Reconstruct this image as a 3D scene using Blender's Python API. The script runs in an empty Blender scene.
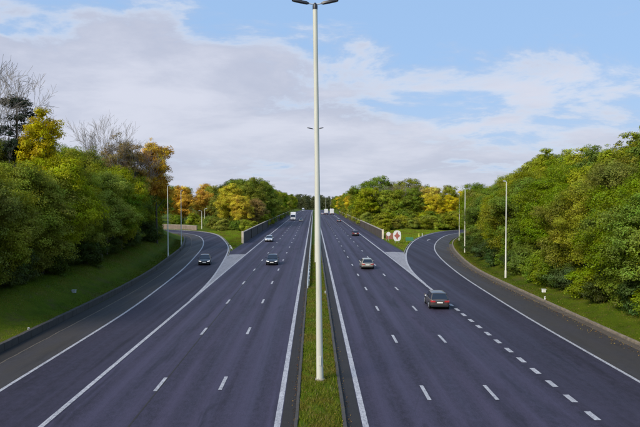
import bpy, bmesh, math, random
import numpy as np
from mathutils import Vector, Matrix

R = math.radians
scene = bpy.context.scene
COL = scene.collection
random.seed(7)

# ------------------------------------------------------------------ camera
cam_d = bpy.data.cameras.new('camera')
cam = bpy.data.objects.new('camera', cam_d)
COL.objects.link(cam)
cam.location = (0, 0, 10.5)
cam.rotation_euler = (R(90 - 1.571), 0, R(-0.582))
cam_d.sensor_width = 36
cam_d.lens = 34.875
cam_d.clip_end = 12000
cam_d.clip_start = 0.5
scene.camera = cam

# ------------------------------------------------------------------ sky and sun
SUN_EL, SUN_AZ = 38.0, 226.0      # azimuth clockwise from +y (north): behind and left of the camera
world = bpy.data.worlds.new('World')
scene.world = world
world.use_nodes = True
nt = world.node_tree
nt.nodes.clear()
def wn(t, **kw):
    n = nt.nodes.new(t)
    for k, v in kw.items():
        setattr(n, k, v)
    return n
def wl(a, b):
    nt.links.new(a, b)
def wmath(op, a, b=None, clamp=False):
    n = wn('ShaderNodeMath', operation=op)
    n.use_clamp = clamp
    for i, s in enumerate((a, b)):
        if s is None:
            continue
        if isinstance(s, (int, float)):
            n.inputs[i].default_value = s
        else:
            wl(s, n.inputs[i])
    return n.outputs[0]
sky = wn('ShaderNodeTexSky', sky_type='NISHITA')
sky.sun_disc = False
sky.sun_elevation = R(SUN_EL)
sky.sun_rotation = R(SUN_AZ)
sky.air_density = 1.0
sky.dust_density = 1.2
sky.ozone_density = 1.5
tc = wn('ShaderNodeTexCoord')
sep = wn('ShaderNodeSeparateXYZ'); wl(tc.outputs['Generated'], sep.inputs[0])
zc = wmath('MAXIMUM', sep.outputs[2], 0.0)
den = wmath('ADD', zc, 0.16)
u = wmath('DIVIDE', sep.outputs[0], den)
v = wmath('DIVIDE', sep.outputs[1], den)
comb = wn('ShaderNodeCombineXYZ'); wl(u, comb.inputs[0]); wl(v, comb.inputs[1]); comb.inputs[2].default_value = 3.7
def cloud_noise(scale, detail, rough, dist, off):
    mp = wn('ShaderNodeMapping'); mp.inputs['Location'].default_value = off
    wl(comb.outputs[0], mp.inputs[0])
    n = wn('ShaderNodeTexNoise'); n.inputs['Scale'].default_value = scale
    n.inputs['Detail'].default_value = detail; n.inputs['Roughness'].default_value = rough
    n.inputs['Distortion'].default_value = dist
    wl(mp.outputs[0], n.inputs['Vector'])
    return n.outputs['Fac']
def ramp(fac, p0, p1):
    n = wn('ShaderNodeMapRange', interpolation_type='SMOOTHSTEP')
    n.inputs['From Min'].default_value = p0; n.inputs['From Max'].default_value = p1
    wl(fac, n.inputs['Value'])
    return n.outputs[0]
def mixc(fac, a, b):
    n = wn('ShaderNodeMix', data_type='RGBA')
    if isinstance(fac, (int, float)): n.inputs[0].default_value = fac
    else: wl(fac, n.inputs[0])
    for i, s in ((6, a), (7, b)):
        if isinstance(s, tuple): n.inputs[i].default_value = s + (1,)
        else: wl(s, n.inputs[i])
    return n.outputs[2]
CLOUD_OFF = (2.6, 4.1, 0)
n1 = cloud_noise(0.62, 7, 0.52, 0.25, CLOUD_OFF)
n2 = cloud_noise(1.5, 9, 0.64, 0.3, (7.3, 1.2, 2.0))
left = wmath('MULTIPLY', sep.outputs[0], -0.13)         # the cloud bank thickens towards the left
cov = wmath('ADD', wmath('ADD', n1, left), wmath('MULTIPLY', wmath('SUBTRACT', n2, 0.5), 0.80))
low = wmath('MULTIPLY', wmath('SUBTRACT', 0.185, zc), 1.6)   # seen flat, the clouds close up towards the horizon
cov = wmath('ADD', cov, low)
mask = ramp(cov, 0.40, 0.60)
n3 = cloud_noise(0.95, 6, 0.55, 0.3, (1.1, 6.4, 5.0))
shade = ramp(wmath('ADD', wmath('MULTIPLY', n2, 0.45), wmath('MULTIPLY', n3, 0.55)), 0.40, 0.62)
ccol = mixc(shade, (5.2, 5.55, 6.85), (7.1, 7.3, 8.4))
# bright tops on the thin edges of the clouds
edge = wmath('MULTIPLY', ramp(cov, 0.44, 0.50), wmath('SUBTRACT', 1.0, ramp(cov, 0.50, 0.58)))
ccol = mixc(wmath('MULTIPLY', edge, 0.6), ccol, (8.8, 8.75, 9.0))
skyc = wn('ShaderNodeVectorMath', operation='MULTIPLY'); wl(sky.outputs[0], skyc.inputs[0]); skyc.inputs[1].default_value = (1.0, 1.0, 1.0)
blue = mixc(0.8, skyc.outputs[0], (3.9, 6.1, 9.6))
col = mixc(wmath('MULTIPLY', mask, 0.93), blue, ccol)
hz = ramp(zc, 0.16, 0.0)
hzf = wn('ShaderNodeMapRange'); wl(zc, hzf.inputs['Value'])
hzf.inputs['From Min'].default_value = 0.0; hzf.inputs['From Max'].default_value = 0.20
hzf.inputs['To Min'].default_value = 0.35; hzf.inputs['To Max'].default_value = 0.0
col = mixc(hzf.outputs[0], col, (6.3, 6.6, 7.4))
bg = wn('ShaderNodeBackground'); bg.inputs['Strength'].default_value = 0.1
wl(col, bg.inputs[0])
wo = wn('ShaderNodeOutputWorld'); wl(bg.outputs[0], wo.inputs[0])

sun_d = bpy.data.lights.new('sun', 'SUN')
sun = bpy.data.objects.new('sun', sun_d); COL.objects.link(sun)
sun_d.energy = 4.0
sun_d.angle = R(26)
sun_d.color = (1.0, 0.91, 0.76)
sd = Vector((math.sin(R(SUN_AZ)) * math.cos(R(SUN_EL)), math.cos(R(SUN_AZ)) * math.cos(R(SUN_EL)), math.sin(R(SUN_EL))))
sun.rotation_euler = (-sd).to_track_quat('-Z', 'Y').to_euler()

scene.view_settings.view_transform = 'Standard'
scene.view_settings.look = 'None'
scene.view_settings.exposure = 0.0
scene.view_settings.gamma = 1.0
scene.cycles.max_bounces = 6
scene.cycles.transparent_max_bounces = 4

# ------------------------------------------------------------------ helpers
def link(o, parent=None):
    COL.objects.link(o)
    if parent is not None:
        o.parent = parent
    return o

def tag(o, label=None, cat=None, group=None, kind=None):
    if label: o['label'] = label
    if cat: o['category'] = cat
    if group: o['group'] = group
    if kind: o['kind'] = kind
    return o

def empty(name, loc=(0, 0, 0), rz=0):
    o = bpy.data.objects.new(name, None)
    o.empty_display_size = 0.3
    o.location = loc
    o.rotation_euler = (0, 0, rz)
    return link(o)

def np_mesh(name, verts, faces, mat=None, var=None, smooth=False):
    """faces: (n,k) int array, all the same size."""
    m = bpy.data.meshes.new(name)
    verts = np.asarray(verts, dtype=np.float32).reshape(-1, 3)
    faces = np.asarray(faces, dtype=np.int32)
    n, k = faces.shape
    m.vertices.add(len(verts)); m.vertices.foreach_set('co', verts.ravel())
    m.loops.add(n * k); m.loops.foreach_set('vertex_index', faces.ravel())
    m.polygons.add(n)
    m.polygons.foreach_set('loop_start', np.arange(0, n * k, k, dtype=np.int32))
    m.polygons.foreach_set('loop_total', np.full(n, k, dtype=np.int32))
    m.polygons.foreach_set('use_smooth', np.full(n, smooth, dtype=bool))
    m.update(calc_edges=True)
    if var is not None:
        a = m.attributes.new('var', 'FLOAT', 'FACE')
        a.data.foreach_set('value', np.asarray(var, dtype=np.float32))
    if mat: m.materials.append(mat)
    return m

class MB:
    """collects polygons for one mesh"""
    def __init__(self):
        self.v = []; self.f = []
    def add(self, vs, fs):
        b = len(self.v)
        self.v += [tuple(p) for p in vs]
        self.f += [tuple(i + b for i in f) for f in fs]
    def box(self, c, s, rot=None):
        hx, hy, hz = s[0] / 2, s[1] / 2, s[2] / 2
        vs = [Vector((x, y, z)) for x in (-hx, hx) for y in (-hy, hy) for z in (-hz, hz)]
        if rot is not None:
            vs = [rot @ p for p in vs]
        c = Vector(c)
        self.add([p + c for p in vs], [(0, 1, 3, 2), (4, 6, 7, 5), (0, 4, 5, 1), (2, 3, 7, 6), (0, 2, 6, 4), (1, 5, 7, 3)])
        return self
    def bevel_box(self, c, s, b):
        """box with chamfered edges along its top and its four uprights"""
        hx, hy, hz = s[0] / 2, s[1] / 2, s[2] / 2
        def ring(z, ix):
            x, y = hx - ix, hy - ix
            return [(-x + b, -y, z), (x - b, -y, z), (x, -y + b, z), (x, y - b, z), (x - b, y, z), (-x + b, y, z), (-x, y - b, z), (-x, -y + b, z)]
        rings = [ring(-hz, b), ring(-hz + b, 0), ring(hz - b, 0), ring(hz, b)]
        vs = [(p[0] + c[0], p[1] + c[1], p[2] + c[2]) for r in rings for p in r]
        fs = []
        for k in range(3):
            for i in range(8):
                j = (i + 1) % 8
                fs.append((k * 8 + i, k * 8 + j, k * 8 + 8 + j, k * 8 + 8 + i))
        fs.append(tuple(range(7, -1, -1))); fs.append(tuple(range(24, 32)))
        self.add(vs, fs)
        return self
    def tube(self, pts, rad, n=8, caps=True):
        pts = [Vector(p) for p in pts]
        if isinstance(rad, (int, float)): rad = [rad] * len(pts)
        vs, fs = [], []
        for i, p in enumerate(pts):
            d = (pts[min(i + 1, len(pts) - 1)] - pts[max(i - 1, 0)]).normalized()
            a = d.cross(Vector((0, 0, 1)))
            if a.length < 1e-3: a = Vector((1, 0, 0))
            a.normalize(); b = d.cross(a)
            for k in range(n):
                t = 2 * math.pi * k / n
                vs.append(p + (a * math.cos(t) + b * math.sin(t)) * rad[i])
        for i in range(len(pts) - 1):
            for k in range(n):
                k2 = (k + 1) % n
                fs.append((i * n + k, i * n + k2, (i + 1) * n + k2, (i + 1) * n + k))
        if caps:
            fs.append(tuple(range(n - 1, -1, -1)))
            fs.append(tuple(range((len(pts) - 1) * n, len(pts) * n)))
        self.add(vs, fs)
        return self
    def loft(self, rings, closed=True, caps=True):
        n = len(rings[0]); vs = [p for r in rings for p in r]; fs = []
        for i in range(len(rings) - 1):
            for k in range(n if closed else n - 1):
                k2 = (k + 1) % n
                fs.append((i * n + k, i * n + k2, (i + 1) * n + k2, (i + 1) * n + k))
        if caps:
            fs.append(tuple(range(n - 1, -1, -1)))
            fs.append(tuple(range((len(rings) - 1) * n, len(rings) * n)))
        self.add(vs, fs)
        return self
    def disc(self, c, axis, r, n=20, thick=0.02):
        c = Vector(c); axis = Vector(axis).normalized()
        self.tube([c - axis * thick / 2, c + axis * thick / 2], r, n)
        return self
    def mesh(self, name, mat=None, smooth=False, angle=40):
        m = bpy.data.meshes.new(name)
        m.from_pydata([tuple(p) for p in self.v], [], self.f)
        bm = bmesh.new(); bm.from_mesh(m)
        bmesh.ops.recalc_face_normals(bm, faces=bm.faces)
        bm.to_mesh(m); bm.free()
        if mat: m.materials.append(mat)
        if smooth:
            m.polygons.foreach_set('use_smooth', [True] * len(m.polygons))
            try: m.set_sharp_from_angle(angle=R(angle))
            except Exception: pass
        return m
    def build(self, name, mat=None, parent=None, smooth=False, angle=40):
        return link(bpy.data.objects.new(name, self.mesh(name, mat, smooth, angle)), parent)

def copy_tree(o, parent=None):
    c = o.copy(); COL.objects.link(c); c.parent = parent
    for ch in list(o.children):
        copy_tree(ch, c)
    return c

# ------------------------------------------------------------------ materials
class NT:
    def __init__(self, name):
        self.m = bpy.data.materials.new(name); self.m.use_nodes = True
        self.t = self.m.node_tree
        self.b = self.t.nodes['Principled BSDF']
        self.out = self.t.nodes['Material Output']
    def n(self, t, **kw):
        x = self.t.nodes.new(t)
        for k, v in kw.items(): setattr(x, k, v)
        return x
    def l(self, a, b): self.t.links.new(a, b)
    def pos(self, sx=1, sy=1, sz=1, obj=False):
        if obj:
            src = self.n('ShaderNodeTexCoord').outputs['Object']
        else:
            src = self.n('ShaderNodeNewGeometry').outputs['Position']
        mp = self.n('ShaderNodeMapping'); mp.inputs['Scale'].default_value = (sx, sy, sz)
        self.l(src, mp.inputs[0])
        return mp.outputs[0]
    def noise(self, vec, scale, detail=4, rough=0.55, dist=0.0):
        x = self.n('ShaderNodeTexNoise')
        x.inputs['Scale'].default_value = scale; x.inputs['Detail'].default_value = detail
        x.inputs['Roughness'].default_value = rough; x.inputs['Distortion'].default_value = dist
        if vec is not None: self.l(vec, x.inputs['Vector'])
        return x.outputs['Fac']
    def rng(self, f, a, b, c=0.0, d=1.0):
        x = self.n('ShaderNodeMapRange')
        self.l(f, x.inputs['Value'])
        for k, val in (('From Min', a), ('From Max', b), ('To Min', c), ('To Max', d)):
            x.inputs[k].default_value = val
        return x.outputs[0]
    def mix(self, f, a, b, blend='MIX'):
        x = self.n('ShaderNodeMix', data_type='RGBA', blend_type=blend)
        if isinstance(f, (int, float)): x.inputs[0].default_value = f
        else: self.l(f, x.inputs[0])
        for i, s in ((6, a), (7, b)):
            if isinstance(s, tuple): x.inputs[i].default_value = s + (1,)
            else: self.l(s, x.inputs[i])
        return x.outputs[2]
    def math(self, op, a, b=None):
        x = self.n('ShaderNodeMath', operation=op)
        for i, s in enumerate((a, b)):
            if s is None: continue
            if isinstance(s, (int, float)): x.inputs[i].default_value = s
            else: self.l(s, x.inputs[i])
        return x.outputs[0]
    def base(self, c):
        if isinstance(c, tuple): self.b.inputs['Base Color'].default_value = c + (1,)
        else: self.l(c, self.b.inputs['Base Color'])
    def set(self, **kw):
        for k, v in kw.items(): self.b.inputs[k.replace('_', ' ')].default_value = v
    def bump(self, h, strength=0.3, dist=0.02):
        x = self.n('ShaderNodeBump'); x.inputs['Strength'].default_value = strength; x.inputs['Distance'].default_value = dist
        self.l(h, x.inputs['Height']); self.l(x.outputs[0], self.b.inputs['Normal'])

def plain(name, c, rough=0.6, metal=0.0, spec=0.5, var=0.12, scale=3.0, coat=0.0):
    t = NT(name)
    p = t.pos(obj=True)
    f = t.noise(p, scale, 5)
    lo = tuple(x * (1 - var) for x in c); hi = tuple(min(1, x * (1 + var)) for x in c)
    t.base(t.mix(t.rng(f, 0.3, 0.7), lo, hi))
    t.set(Roughness=rough, Metallic=metal)
    t.b.inputs['Specular IOR Level'].default_value = spec
    if coat: t.b.inputs['Coat Weight'].default_value = coat
    return t.m

def asphalt(name, c1, c2, track=0.5, ph=0.0, brown=0.0, lanes=None):
    t = NT(name)
    fine = t.noise(t.pos(), 16, 4, 0.75)
    med = t.noise(t.pos(1, 0.25, 1), 0.35, 6, 0.65)
    stx = t.n('ShaderNodeMapping'); stx.inputs['Location'].default_value = (ph, 0, 0); stx.inputs['Scale'].default_value = (1.0, 0.006, 1.0)
    t.l(t.n('ShaderNodeNewGeometry').outputs['Position'], stx.inputs[0])
    streak = t.noise(stx.outputs[0], 0.75, 5, 0.65)
    f = t.math('ADD', t.math('MULTIPLY', streak, track), t.math('MULTIPLY', med, 1.0 - track))
    c = t.mix(t.rng(f, 0.41, 0.60), c1, c2)
    if lanes:
        # polished wheel paths: two per lane, period half a lane
        sp = t.n('ShaderNodeSeparateXYZ'); t.l(t.n('ShaderNodeNewGeometry').outputs['Position'], sp.inputs[0])
        wob = t.math('MULTIPLY', t.math('SUBTRACT', t.noise(t.pos(0.0, 0.02, 0), 1.0, 2), 0.5), 0.5)
        w = t.math('SINE', t.math('MULTIPLY', t.math('ADD', t.math('SUBTRACT', sp.outputs[0], lanes[0]), wob), 2 * math.pi / (lanes[1] / 2)))
        wf = t.math('MULTIPLY', t.rng(w, -0.2, 0.9), t.rng(t.noise(t.pos(0.6, 0.03, 1), 1.0, 4), 0.35, 0.65, 0.2, 1.0))
        c = t.mix(wf, c, tuple(x * 1.30 for x in c2))
        c = t.mix(t.math('MULTIPLY', t.rng(w, -1.0, -0.3, 0.55, 0.0), t.rng(t.noise(t.pos(0.8, 0.05, 1), 1.0, 5, .7), 0.38, 0.62, 0.1, 1.0)), c, tuple(x * 0.62 for x in c1))
    c = t.mix(t.rng(t.noise(t.pos(1, .6, 1), 3.2, 6, 0.75), 0.40, 0.66, 0.0, 0.55), c, tuple(x * 1.45 for x in c2))
    # aggregate: light and dark grains
    c = t.mix(t.rng(fine, 0.46, 0.78, 0.0, 0.75), c, tuple(x * 1.75 for x in c2))
    c = t.mix(t.rng(t.noise(t.pos(), 30, 3, 0.75), 0.48, 0.75, 0.0, 0.75), c, tuple(x * 0.45 for x in c1))
    # oil stains and tar-sealed repairs
    st = t.rng(t.noise(t.pos(1, 0.12, 1), 0.9, 6, 0.65, 0.6), 0.56, 0.70, 0, 0.6)
    c = t.mix(st, c, tuple(x * 0.62 for x in c1))
    sp2 = t.rng(t.noise(t.pos(1, 0.6, 1), 2.3, 5, 0.7, 0.3), 0.64, 0.72, 0, 0.5)
    c = t.mix(sp2, c, tuple(x * 0.5 for x in c1))
    vo = t.n('ShaderNodeTexVoronoi', feature='DISTANCE_TO_EDGE'); vo.inputs['Scale'].default_value = 1.0
    t.l(t.pos(0.22, 0.045, 1), vo.inputs['Vector'])
    crack = t.math('MULTIPLY', t.rng(vo.outputs['Distance'], 0.0, 0.006, 1.0, 0.0), t.rng(t.noise(t.pos(1, 0.3, 1), 0.25, 3), 0.54, 0.66, 0, 0.5))
    c = t.mix(crack, c, (0.012, 0.012, 0.014))
    if brown:
        c = t.mix(t.rng(t.noise(t.pos(1, 0.3, 1), 0.8, 5), 0.35, 0.7, 0.2, brown), c, (0.050, 0.041, 0.031))
    t.base(c)
    t.l(t.rng(streak, 0.35, 0.65, 0.82, 0.62), t.b.inputs['Roughness'])
    t.b.inputs['Specular IOR Level'].default_value = 0.26
    t.bump(fine, 0.35, 0.012)
    return t.m

M = {}
M['asphalt'] = asphalt('asphalt', (0.018, 0.0155, 0.023), (0.042, 0.0355, 0.061), 0.60, lanes=(2.45 + 0.44, 3.52))
M['ramp_asphalt'] = asphalt('ramp asphalt', (0.016, 0.0140, 0.021), (0.035, 0.0295, 0.049), 0.5, 9.0)
M['shoulder'] = asphalt('old shoulder asphalt', (0.030, 0.028, 0.031), (0.044, 0.040, 0.046), 0.3, 4.0, 0.7)
M['gutter'] = asphalt('dirty gutter asphalt', (0.014, 0.013, 0.014), (0.022, 0.020, 0.021), 0.25, 2.0, 0.35)

def paint(name, c=(0.46, 0.45, 0.47)):
    t = NT(name)
    w = t.rng(t.noise(t.pos(1, 0.3, 1), 2.2, 6, 0.7), 0.32, 0.66, 0, 0.8)
    w2 = t.rng(t.noise(t.pos(1, .5, 1), 6, 6, 0.85), 0.48, 0.60, 0, 0.9)
    k = t.mix(w, c, tuple(x * 0.62 for x in c))
    k = t.mix(w2, k, (0.16, 0.155, 0.18))
    t.base(k); t.set(Roughness=0.65)
    return t.m
M['paint'] = paint('worn white road paint')
M['gore'] = asphalt('pale gore paving', (0.19, 0.185, 0.20), (0.27, 0.26, 0.275), 0.3)

def concrete(name, c, dirt=0.5, sc=1.0):
    t = NT(name)
    p = t.pos()
    f = t.noise(p, 0.7 * sc, 7, 0.62)
    g = t.noise(t.pos(1, 1, 0.2), 1.6 * sc, 5, 0.6)
    k = t.mix(t.rng(f, 0.35, 0.68), tuple(x * 0.72 for x in c), tuple(x * 1.12 for x in c))
    k = t.mix(t.rng(g, 0.48, 0.72, 0, dirt), k, (0.06, 0.052, 0.04))
    k = t.mix(t.rng(t.noise(p, 9, 4), 0.55, 0.8, 0, 0.4), k, tuple(x * 0.55 for x in c))
    t.base(k); t.set(Roughness=0.85)
    t.bump(t.noise(p, 18, 4), 0.35, 0.01)
    return t.m
M['wall'] = concrete('weathered retaining wall concrete', (0.068, 0.053, 0.041), 0.6)
M['coping'] = concrete('pale concrete coping', (0.36, 0.31, 0.25), 0.35)
M['endpost'] = concrete('sunlit cream concrete', (0.72, 0.62, 0.47), 0.12)  # cream tone lightened to carry the sun on the wall ends
M['kerb'] = concrete('kerb concrete', (0.26, 0.24, 0.20), 0.45, 2.0)
M['kerb_brown'] = concrete('brown mossy kerb stone', (0.105, 0.083, 0.062), 0.55, 2.0)
M['kerb_pale'] = concrete('pale brown kerb stone', (0.23, 0.185, 0.135), 0.55, 2.0)
M['kerb_dark'] = concrete('dark damp kerb concrete', (0.060, 0.053, 0.047), 0.5, 2.0)
M['parapet'] = concrete('brown grey parapet', (0.24, 0.185, 0.14), 0.4)

def ground_mat():
    t = NT('grassy ground')
    p = t.pos()
    big = t.noise(p, 0.08, 5, 0.6)
    med = t.noise(p, 0.9, 6, 0.65)
    fin = t.noise(p, 9, 4, 0.7)
    k = t.mix(t.rng(med, 0.34, 0.66), (0.045, 0.078, 0.004), (0.090, 0.135, 0.006))
    k = t.mix(t.rng(big, 0.45, 0.65, 0, 0.55), k, (0.135, 0.145, 0.008))
    k = t.mix(t.rng(t.noise(p, 0.45, 6, 0.7, 0.5), 0.52, 0.66, 0, 0.75), k, (0.095, 0.075, 0.030))
    k = t.mix(t.rng(fin, 0.3, 0.7, 0.0, 0.55), k, (0.030, 0.045, 0.004))
    t.base(k); t.set(Roughness=0.9)
    t.b.inputs['Specular IOR Level'].default_value = 0.05
    t.bump(fin, 0.6, 0.06)
    return t.m
M['ground'] = ground_mat()

def leaf_mat(name='foliage', trans=0.30, huer=0.03):
    """colour of the kind comes from the object's own colour, each leaf varies"""
    t = NT(name)
    oi = t.n('ShaderNodeObjectInfo')
    at = t.n('ShaderNodeAttribute'); at.attribute_name = 'var'
    h = t.n('ShaderNodeHueSaturation')
    t.l(oi.outputs['Color'], h.inputs['Color'])
    pn = t.noise(t.pos(), 0.35, 3, 0.5)
    t.l(t.math('ADD', t.rng(at.outputs['Fac'], 0, 1, 0.5 - huer, 0.5 + huer * 0.6), t.rng(pn, 0.3, 0.7, -0.018, 0.022)), h.inputs['Hue'])
    vn = t.math('MULTIPLY', t.rng(at.outputs['Fac'], 0, 1, 0.6, 1.4), t.rng(t.noise(t.pos(), 0.5, 4), 0.3, 0.7, 0.68, 1.32))
    t.l(vn, h.inputs['Value'])
    t.l(t.rng(oi.outputs['Random'], 0, 1, 0.9, 1.05), h.inputs['Saturation'])
    d = t.n('ShaderNodeBsdfDiffuse'); t.l(h.outputs[0], d.inputs['Color'])
    tr = t.n('ShaderNodeBsdfTranslucent')
    tcx = t.mix(0.5, h.outputs[0], (0.24, 0.25, 0.008), 'MIX'); t.l(tcx, tr.inputs['Color'])
    ms = t.n('ShaderNodeMixShader'); ms.inputs[0].default_value = trans
    t.l(d.outputs[0], ms.inputs[1]); t.l(tr.outputs[0], ms.inputs[2])
    g = t.n('ShaderNodeBsdfGlossy'); g.inputs['Roughness'].default_value = 0.45; g.inputs['Color'].default_value = (1, 1, 1, 1)
    m2 = t.n('ShaderNodeMixShader'); m2.inputs[0].default_value = 0.012
    t.l(ms.outputs[0], m2.inputs[1]); t.l(g.outputs[0], m2.inputs[2])
    t.l(m2.outputs[0], t.out.inputs['Surface'])
    return t.m
M['leaf'] = leaf_mat()
M['needle'] = leaf_mat('conifer needles', 0.08, 0.02)

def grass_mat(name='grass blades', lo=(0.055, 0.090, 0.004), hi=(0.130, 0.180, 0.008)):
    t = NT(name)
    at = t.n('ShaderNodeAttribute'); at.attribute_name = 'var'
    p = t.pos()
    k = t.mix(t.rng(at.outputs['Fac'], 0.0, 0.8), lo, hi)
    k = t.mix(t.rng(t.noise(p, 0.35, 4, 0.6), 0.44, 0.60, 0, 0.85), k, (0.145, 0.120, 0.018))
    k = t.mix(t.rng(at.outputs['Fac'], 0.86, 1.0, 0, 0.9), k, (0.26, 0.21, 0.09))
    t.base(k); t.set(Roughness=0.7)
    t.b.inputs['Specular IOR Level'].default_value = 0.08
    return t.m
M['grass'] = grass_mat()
M['grass_lit'] = grass_mat('sunlit tone grass', (0.110, 0.190, 0.006), (0.210, 0.320, 0.012))  # same grass in a brighter colour, sunlight on the islands painted in

def bark(name, c):
    t = NT(name)
    f = t.noise(t.pos(3, 3, 0.6, obj=True), 3, 6, 0.7)
    t.base(t.mix(t.rng(f, 0.3, 0.7), tuple(x * 0.5 for x in c), tuple(x * 1.3 for x in c)))
    t.set(Roughness=0.9); t.bump(f, 0.8, 0.03)
    return t.m
M['bark'] = bark('bark', (0.085, 0.070, 0.055))
M['bark_twig'] = bark('pale grey brown twigs', (0.27, 0.235, 0.20))
M['bark_pale'] = bark('pale bark', (0.21, 0.19, 0.165))

def pole_mat():
    t = NT('cream painted steel pole')
    f = t.noise(t.pos(1, 1, 0.15), 2.0, 6, 0.65)
    k = t.mix(t.rng(f, 0.4, 0.7), (0.66, 0.65, 0.55), (0.52, 0.51, 0.42))
    k = t.mix(t.rng(t.noise(t.pos(4, 4, 0.3), 2.5, 5, 0.7), 0.6, 0.78, 0, 0.5), k, (0.30, 0.28, 0.20))
    t.base(k); t.set(Roughness=0.55)
    return t.m
M['pole'] = pole_mat()
M['galv'] = plain('galvanised steel', (0.50, 0.52, 0.53), 0.45, 0.35, var=0.2, scale=2)
M['dark_metal'] = plain('dark lamp housing', (0.022, 0.024, 0.030), 0.4)
M['lens'] = plain('lamp lens', (0.5, 0.52, 0.55), 0.2)
M['white'] = plain('white sheet', (0.78, 0.77, 0.74), 0.45, var=0.06)
M['red'] = plain('faded red brown film', (0.42, 0.13, 0.10), 0.5)
M['rust'] = plain('rust brown board', (0.34, 0.13, 0.085), 0.7, var=0.3)
M['yellow'] = plain('yellow green marker', (0.68, 0.70, 0.12), 0.45)
M['greybox'] = plain('grey box', (0.36, 0.37, 0.36), 0.6)
M['green_sign'] = plain('green sign board', (0.05, 0.20, 0.10), 0.45)
M['black'] = plain('black plastic', (0.012, 0.012, 0.013), 0.5)
M['tyre'] = plain('tyre rubber', (0.016, 0.016, 0.017), 0.85)
M['rim'] = plain('alloy rim', (0.42, 0.43, 0.45), 0.3, 0.7)
M['glass'] = plain('dark car glass', (0.012, 0.017, 0.030), 0.06, spec=0.8, var=0.05)
M['headlight'] = plain('headlight glass', (0.72, 0.74, 0.78), 0.12, spec=0.8)
hn_ = M['headlight'].node_tree.nodes['Principled BSDF']; hn_.inputs['Emission Color'].default_value = (1, .97, .9, 1); hn_.inputs['Emission Strength'].default_value = 0.9   # dipped beams are on
M['taillight'] = plain('tail light red', (0.42, 0.016, 0.018), 0.18, spec=0.8)
M['plate'] = plain('number plate white', (0.78, 0.77, 0.72), 0.4)
M['chrome'] = plain('bright trim', (0.6, 0.61, 0.63), 0.2, 0.9)
def carpaint(name, c, metal=0.0): return plain(name, c, 0.28, metal, 0.5, 0.04, 1.0, 0.35)

# ------------------------------------------------------------------ the lie of the land
K = 1.1e-5
def prof(y):
    y = np.asarray(y, dtype=float)
    yy = np.clip(y, 0, 1150)
    return -K * yy * yy - np.clip(y - 1150, 0, None) * 0.004
def catmull(P, step):
    P = [np.array(p, float) for p in P]
    P = [2 * P[0] - P[1]] + P + [2 * P[-1] - P[-2]]
    out = []
    for i in range(1, len(P) - 2):
        p0, p1, p2, p3 = P[i - 1:i + 3]
        n = max(2, int(np.linalg.norm(p2 - p1) / step))
        for k in range(n):
            t = k / n
            out.append(0.5 * ((2 * p1) + (-p0 + p2) * t + (2 * p0 - 5 * p1 + 4 * p2 - p3) * t * t + (-p0 + 3 * p1 - 3 * p2 + p3) * t ** 3))
    out.append(P[-2])
    # even spacing, then a running mean so that the curve has no kinks
    q = np.array(out)
    d = np.r_[0, np.cumsum(np.linalg.norm(np.diff(q, axis=0), axis=1))]
    s = np.linspace(0, d[-1], int(d[-1] / 2.0))
    q = np.c_[np.interp(s, d, q[:, 0]), np.interp(s, d, q[:, 1])]
    for _ in range(2):
        pad = np.vstack([np.repeat(q[:1], 3, 0) + (q[0] - q[1]) * np.array([[3], [2], [1]]), q, np.repeat(q[-1:], 3, 0) + (q[-1] - q[-2]) * np.array([[1], [2], [3]])])
        q = sum(pad[i:i + len(q)] for i in range(7)) / 7.0
    return q
def resample(poly, n):
    d = np.r_[0, np.cumsum(np.linalg.norm(np.diff(poly, axis=0), axis=1))]
    s = np.linspace(0, d[-1], n)
    return np.c_[np.interp(s, d, poly[:, 0]), np.interp(s, d, poly[:, 1])]
def offset(poly, d):
    t = np.gradient(poly, axis=0); t /= np.linalg.norm(t, axis=1)[:, None]
    return poly + np.c_[t[:, 1], -t[:, 0]] * d          # +d is to the right of travel (+y)
# exit ramp on the right, entry ramp on the left (metres on the ground)
PRL = catmull([(13.35, -40), (13.35, 40), (13.42, 74), (13.63, 84), (14.79, 98.2), (17.13, 114.8), (19.82, 129.5), (24.7, 151.4), (31.1, 172), (38.9, 190.5), (47, 201), (62, 210.5), (90, 217), (150, 221)], 2.0)
PRR = catmull([(18.5, -40), (18.5, 46), (18.8, 59.3), (19.2, 71.5), (19.65, 81.5), (20.8, 96), (22.3, 110.4), (24.5, 125.6), (27.2, 138.5), (31.2, 154.3), (37.6, 174.0), (43, 184), (52, 193.5), (68, 202.5), (95, 209), (150, 213)], 2.0)
RK = catmull([(22.1, -40), (22.2, 46), (22.25, 65), (22.35, 80), (22.9, 92), (24.5, 104.5), (27, 121.7), (30.8, 140.9), (34.8, 155), (40.3, 169.5), (47, 180), (56, 188.5), (71, 196.5), (97, 203), (150, 207)], 2.0)
PLR = catmull([(-12.4, -40), (-12.4, 45), (-12.5, 64), (-13.18, 81.3), (-15.9, 113.3), (-18.1, 131.5), (-22.4, 154.1), (-28.2, 178), (-36.5, 195), (-50, 206), (-75, 213.5), (-110, 217), (-170, 219)], 2.0)
PLL = catmull([(-17.0, -40), (-17.0, 50), (-17.25, 60.7), (-18.4, 81.4), (-19.25, 92.8), (-21.05, 110.3), (-22.75, 125.6), (-25, 140.9), (-28.2, 157.3), (-32.4, 172.7), (-40, 186.5), (-53, 197), (-76, 204), (-110, 207), (-170, 209)], 2.0)
LK = catmull([(-19.75, -40), (-19.75, 39), (-19.9, 66), (-20.7, 84), (-22.4, 100.8), (-25.1, 125.6), (-28.2, 143), (-31.0, 157), (-35.2, 173), (-43, 185), (-56, 193.5), (-77, 200), (-110, 203), (-170, 205)], 2.0)

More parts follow.
